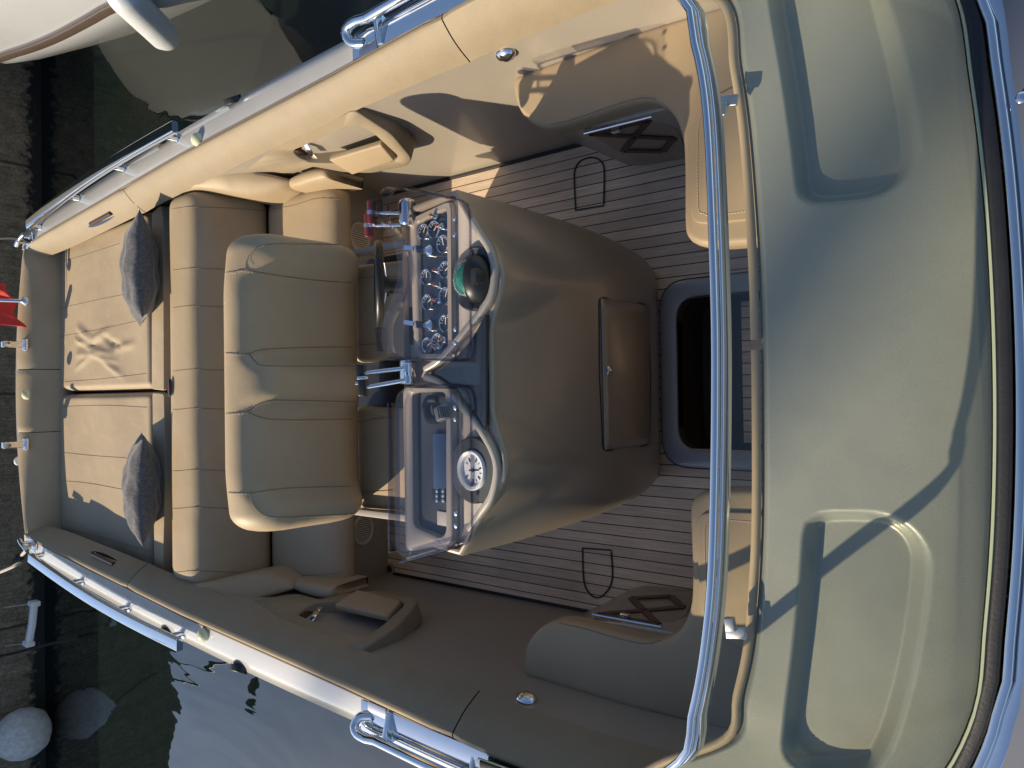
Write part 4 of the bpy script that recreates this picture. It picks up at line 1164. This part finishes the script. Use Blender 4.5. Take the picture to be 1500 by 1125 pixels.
def fittings():
    for px, z in (((288, 204), .97), ((297, 930), .97), ((38, 578), .965)):
        p = at(*px, z); b = B(); disc(b, p + V(0, 0, -.012), (0, 0, 1), [(.036, 0), (.036, .012), (.030, .026), (.016, .036), (.001, .04)], 24); b.build('deck_light', LIGHTD, boat, ang=60)
    for px, s in (((41, 353), 1), ((46, 797), -1)):
        p = at(*px, .97); t = bpy.data.objects.new('mooring_cleat', None); COL.objects.link(t); put(t, boat)
        b = B(); box(b, p + V(.02, 0, -.002), .12, .07, .012, (1, .4 * s, 0)); b.build('cleat_base', CHROME, t, bevel=.004)
        b = B(); tube(b, [p + V(-.07, -.03 * s, .05), p + V(-.03, -.012 * s, .055), p + V(.03, .01 * s, .055), p + V(.07, .03 * s, .05)], .014, 12); tube(b, [p + V(-.025, -.01 * s, 0), p + V(-.025, -.01 * s, .05)], .012, 10, up=(1, 0, 0)); tube(b, [p + V(.03, .01 * s, 0), p + V(.03, .01 * s, .05)], .012, 10, up=(1, 0, 0)); b.build('cleat_horn', CHROME, t, ang=50)
    for px in ((36, 505), (37, 651)):
        p = at(*px, .96); b = B()
        box(b, p + V(-.03, 0, .06), .05, .045, .14); box(b, p + V(-.035, 0, -.01), .10, .085, .02); b.build('boarding_post', CHROME, boat, bevel=.006)
    b = B(); p = at(29, 675, .90); disc(b, p, (-1, 0, .2), [(.035, 0), (.035, .015), (.02, .03), (.001, .034)], 20); b.build('stern_lamp', WHITEP, boat)
fittings()

# ================================================================== LOOSE THINGS ON THE BOAT
def pillow(px, label, rz, tilt):
    p = at(*px, .90); W, H, T = .62, .41, .195
    b = B(); n = 44
    def f(u, v, sg):
        a, c = 2 * u - 1, 2 * v - 1
        d = max(0, (1 - abs(a) ** 2.3)) ** .55 * max(0, (1 - abs(c) ** 2.3)) ** .55
        # corners pulled out, sides drawn in
        x = c * H / 2 * (1 - .10 * (1 - a * a)); y = a * W / 2 * (1 - .10 * (1 - c * c))
        z = sg * T / 2 * d + .006 * math.sin(a * 9 + c * 4) * d + .005 * math.sin(c * 13 - a * 3) * d
        return V(x, y, z)
    grid(b, lambda u, v: f(u, v, 1), n, n); grid(b, lambda u, v: f(u, v, -1), n, n)
    Mx = Matrix.Translation(p) @ Matrix.Rotation(rz, 4, 'Z') @ Matrix.Rotation(tilt, 4, 'Y')
    b.v = [tuple(Mx @ Vector(q)) for q in b.v]
    o = b.build('pillow', DENIM, None, ang=180)
    tag(o, label, 'pillow', 'charcoal pillows on the sun pads')
pillow((205, 396), 'charcoal pillow leaning at the forward edge of the creased sun pad', R(2), R(-24))
pillow((208, 714), 'charcoal pillow leaning at the forward edge of the smooth uncreased sun pad', R(-2), R(-24))

def flag():
    base = at(39, 441, .965); t = thing('ensign', 'red flag with a yellow band on a chrome staff at the stern', 'flag', base)
    tip = base + V(-.62, .02, .75)
    b = B(); tube(b, [base, tip], .013, 12); disc(b, base, (0, 0, 1), [(.035, 0), (.035, .01), (.02, .03)], 18); b.build('flag_staff', STEEL, t)
    b = B(); nu, nv = 30, 30
    d = (tip - base)
    def f(u, v):
        # hoist along the staff, cloth hanging in folds
        p = base + d * lerp(.16, 1.0, u)
        w = v * .85
        return V(p.x + .03 * math.sin(w * 9 + u * 3) * w + .04 * w - .05 * u * w, p.y + (.12 - .36 * w) + .015 * math.sin(u * 6), p.z - .03 - .10 * w + .02 * math.sin(w * 13 + u * 5))
    vs = [f(i / nu, j / nv) for i in range(nu + 1) for j in range(nv + 1)]; w = nv + 1
    for i in range(nu):
        for j in range(nv):
            b.f.append([i * w + j, i * w + j + 1, (i + 1) * w + j + 1, (i + 1) * w + j]); b.m.append(1 if (j > 23 and i > 14) else 0)
    b.v = [tuple(p) for p in vs]
    b.build('flag_cloth', [RED, YEL], t, ang=180, solid=.002)
flag()

# ================================================================== HARBOUR
WZ = -.30
QX = -9.15
def rope(pts, r, name, label, mat=ROPE, cat='rope', grp=None):
    b = B(); tube(b, cr(pts, 40), r, 8); o = b.build(name, mat, None, ang=180); tag(o, label, cat, grp); return o
def harbour():
    b = B(); b.add([(-60, -60, WZ), (60, -60, WZ), (60, 60, WZ), (-60, 60, WZ)], [[0, 1, 2, 3]])
    w = b.build('water', water_mat(), None, smooth=False); w['kind'] = 'structure'
    # quay
    b = B(); top = 1.18
    ys = [-40 + k for k in range(81)]
    rings = [[V(QX + .05, y, -3), V(QX, y, top - .06), V(QX - .02, y, top - .015), V(QX - .07, y, top), V(QX - 14, y, top + .1)] for y in ys]
    loft(b, rings, False, False); q = b.build('quay_wall', quay_mat(), None, ang=50)
    tag(q, 'stained concrete quay wall with a dark weed line behind the stern', 'quay')
    # added building, out of view, there to darken the water's reflection
    h = thing('unseen_harbour_building', 'unseen dark building added beyond the quay to darken the water reflection', 'building', (-18, 18, 1.2))
    b = B(); box(b, (-18, 17.5, 5.2), 6, 27, 9); b.build('wall', pm('dark_facade', (.03, .035, .03), .8, var=.4, vscale=1), h)
    # neighbouring yacht
    px = [(-60, 96), (0, 92), (50, 83), (100, 66), (150, 42), (190, 20), (228, 0)]
    pl_ = [at(x, y, .5) for x, y in px]; pl_ = cr([V(-8.75, pl_[1].y + 1.6, .5), V(-8.72, pl_[1].y + .5, .5)] + pl_[1:] + [pl_[-1] + V(.35, .35, 0), pl_[-1] + V(.55, 1.1, 0), pl_[-1] + V(.75, 3, 0), pl_[-1] + V(.9, 6, 0)], 60)
    cen = V(pl_[30].x, pl_[30].y + 3, .5)
    y = thing('white_yacht', 'white yacht with a brown rub rail moored beside the quay', 'boat', (cen.x, cen.y, WZ))
    def offs(L, d, z):
        o = []
        for i, p in enumerate(L):
            t = (L[min(i + 1, len(L) - 1)] - L[max(i - 1, 0)]).normalized(); n = V(-t.y, t.x, 0)
            o.append(V(p.x + n.x * d, p.y + n.y * d, z))
        return o
    b = B(); loft(b, [offs(pl_, .75, -.6), offs(pl_, .35, -.1), offs(pl_, .10, .3), offs(pl_, .0, .5), offs(pl_, 0, .58), offs(pl_, .05, .9), offs(pl_, .16, 1.35), offs(pl_, .24, 1.42), offs(pl_, 1.4, 1.5)], False, False)
    b.build('yacht_hull', pm('yacht_gelcoat', (.40, .42, .44), .22, coat=.6, var=.03, vscale=3), y, ang=60)
    b = B(); sweep(b, offs(pl_, -.005, .63), rrect(.05, .085, .02, 3)); b.build('rub_rail', BRNR, y)
    f = thing('fender', 'long pale cylindrical fender hanging off the white yacht', 'fender', at(245, 58, -.2))
    a, c = at(172, -14, .80), at(249, 60, .22)
    d = (c - a).normalized(); b = B(); L = (c - a).length
    disc(b, a, d, [(.01, -.02), (.07, 0), (.105, .06), (.11, .12), (.11, L - .10), (.09, L - .04), (.05, L - .01), (.02, L)], 24); b.build('fender_body', pm('pale_blue_vinyl', (.58, .62, .66), .4, var=.08, vscale=20), f, ang=60)
    b = B(); tube(b, [a, a + V(-.2, .5, .6)], .008, 8); b.build('fender_line', ROPE, f)
    # balloon fender at the quay
    c = at(30, 1078, .0); f = thing('balloon_fender', 'scuffed white round buoy fender against the quay', 'fender', (c.x, c.y, c.z - .28))
    b = B(); disc(b, c + V(0, 0, -.27), (.12, .1, 1), [(.002, 0), (.10, .015), (.20, .08), (.25, .18), (.26, .28), (.235, .38), (.17, .47), (.09, .535), (.05, .56), (.045, .60), (.0, .61)], 36)
    b.build('fender_ball', pm('scuffed_white_vinyl', (.50, .50, .49), .6, var=.22, vscale=18, bump=.4, bscale=40, bdist=.006), f, ang=180)
    tl = V(QX - .05, c.y + .2, 1.2); b = B(); tube(b, cr([c + V(0, 0, .32), c + V(-.15, .05, .6), tl], 12), .009, 8); b.build('fender_line', ROPED, f)
    # white bumper bars on the quay face
    bars = []
    for i, (p0, p1) in enumerate((((50, 886), (42, 945)), ((-4, 894), (-12, 952)))):
        a, e = at(*p0, .12), at(*p1, .12); a.x = e.x = QX + .55 - .0
        a = V((at(*p0, .1)).x, a.y, .1); e = V((at(*p1, .1)).x, e.y, .1)
        t = thing('bumper_bar', ['white plastic bumper bar tied nearest the boat by the quay', 'white plastic bumper bar at the very edge of the photo by the quay'][i], 'bumper', (a + e) / 2, 'bumper bars by the quay')
        b = B(); sweep(b, [a, (a + e) / 2 + V(.02, 0, 0), e], rrect(.07, .06, .02, 3)); b.build('bar_body', WHITEP, t)
        for q in (a, e):
            b = B(); box(b, q, .12, .05, .08); b.build('bar_end', WHITEP, t, bevel=.01)
        bars.append((a, e))
    rope([bars[0][0], (bars[0][0] + bars[1][0]) / 2 + V(0, 0, -.04), bars[1][0]], .007, 'bumper_rope', 'thin pale rope between the upper ends of the bumper bars', ROPE)
    rope([bars[0][1], (bars[0][1] + bars[1][1]) / 2 + V(0, 0, -.04), bars[1][1]], .007, 'bumper_rope', 'thin pale rope between the lower ends of the bumper bars, nearer the round fender', ROPE)
    rope([at(-30, 967, .25), at(20, 957, .1), at(70, 944, -.1), at(112, 934, -.28), at(140, 926, -.5)], .014, 'sunken_line', 'black rope running down the quay into the water by the bumper bars', ROPED)
    # ketch beyond the quay: its masts throw the soft bands over the dashboard
    k = thing('sailing_ketch', 'tall ketch lying beyond the quay', 'boat', (-24, -28, WZ))
    b = B(); loft(b, [[V(-24 + sx, -28 + sy * w_, z) for sy, z in ((-1.4, .9), (-1.3, .1), (0, -.9), (1.3, .1), (1.4, .9))] for sx, w_ in ((-7, .7), (-4, .95), (0, 1), (4, .8), (7, .05))], False, False); b.build('ketch_hull', WHITEP, k)
    for dx, dy, r0 in ((0, 0, .15), (.55 * .766 * 1.25, -.55 * .643 * 1.25, .10)):
        q = V(-.47, .36, 1.08) - V(math.cos(AZ), math.sin(AZ), 0) * 36; q = V(q.x - dx, q.y - dy, 0)
        b = B(); tube(b, [V(q.x, q.y, .5), V(q.x, q.y, 27)], r0, 12, up=(1, 0, 0)); b.build('mast', STEEL, k)
    lp = thing('unseen_lamp_post', 'unseen lamp post added on the quay for dark lines in the water', 'lamp post', (-14, -5.4, 1.2))  # added out of view, only for its thin dark reflection
    b = B(); tube(b, [V(-14, -5.4, 1.1), V(-14, -5.4, 5.6)], .05, 10, up=(1, 0, 0)); tube(b, [V(-14, -5.4, 5.5), V(-14.3, -6.3, 5.8)], .03, 8); b.build('post', BLACK, lp)
    b = B(); box(b, (-14.3, -6.4, 5.75), .2, .5, .12); b.build('lamp_head', BLACK, lp)
    # mooring lines
    c1 = at(41, 353, 1.0); c2 = at(46, 797, 1.0)
    rope([c1, at(14, 348, .98), at(-30, 350, 1.05), V(QX - .3, 1.5, 1.25)], .013, 'mooring_line', 'dark mooring line from the cleat at the flag side of the transom', ROPED, 'rope', 'mooring lines')
    rope([c2, at(28, 817, .95), at(0, 838, 1.0), V(QX - .3, -2.2, 1.25)], .012, 'mooring_line', 'pale mooring line from the transom cleat nearest the bumper bars', ROPE, 'rope', 'mooring lines')
    b = B(); p = at(27, 819, .96)
    disc(b, p, (1, .7, 0), [(.012, -.05), (.03, -.03), (.012, 0), (.03, .03), (.012, .05)], 12); o = b.build('line_clip', BLACK, None); tag(o, 'black clip on the pale mooring line', 'clip')
harbour()

# ------------------------------------------------------------------ light
Ld = Vector((math.cos(AZ) * math.cos(EL), math.sin(AZ) * math.cos(EL), -math.sin(EL)))
sd = bpy.data.lights.new('sun', 'SUN'); sd.energy = 5.0; sd.angle = R(.5); sd.color = (1.0, .83, .59)
so = bpy.data.objects.new('sun', sd); COL.objects.link(so); so.rotation_euler = Ld.to_track_quat('-Z', 'Y').to_euler(); so.location = (-6, -6, 8)
w = bpy.data.worlds.new('World'); SC.world = w; w.use_nodes = True; nt = w.node_tree
bg = nt.nodes['Background']; sk = nt.nodes.new('ShaderNodeTexSky'); sk.sky_type = 'NISHITA'; sk.sun_disc = False
sk.sun_elevation = EL; sk.sun_rotation = math.atan2(-Ld.x, -Ld.y); sk.air_density = 1.0; sk.dust_density = .7; sk.ozone_density = 2
nt.links.new(sk.outputs[0], bg.inputs[0]); bg.inputs[1].default_value = .108
SC.view_settings.view_transform = 'Standard'; SC.view_settings.look = 'None'; SC.view_settings.exposure = .45; SC.view_settings.gamma = 1
SC.cycles.max_bounces = 10; SC.cycles.transparent_max_bounces = 16
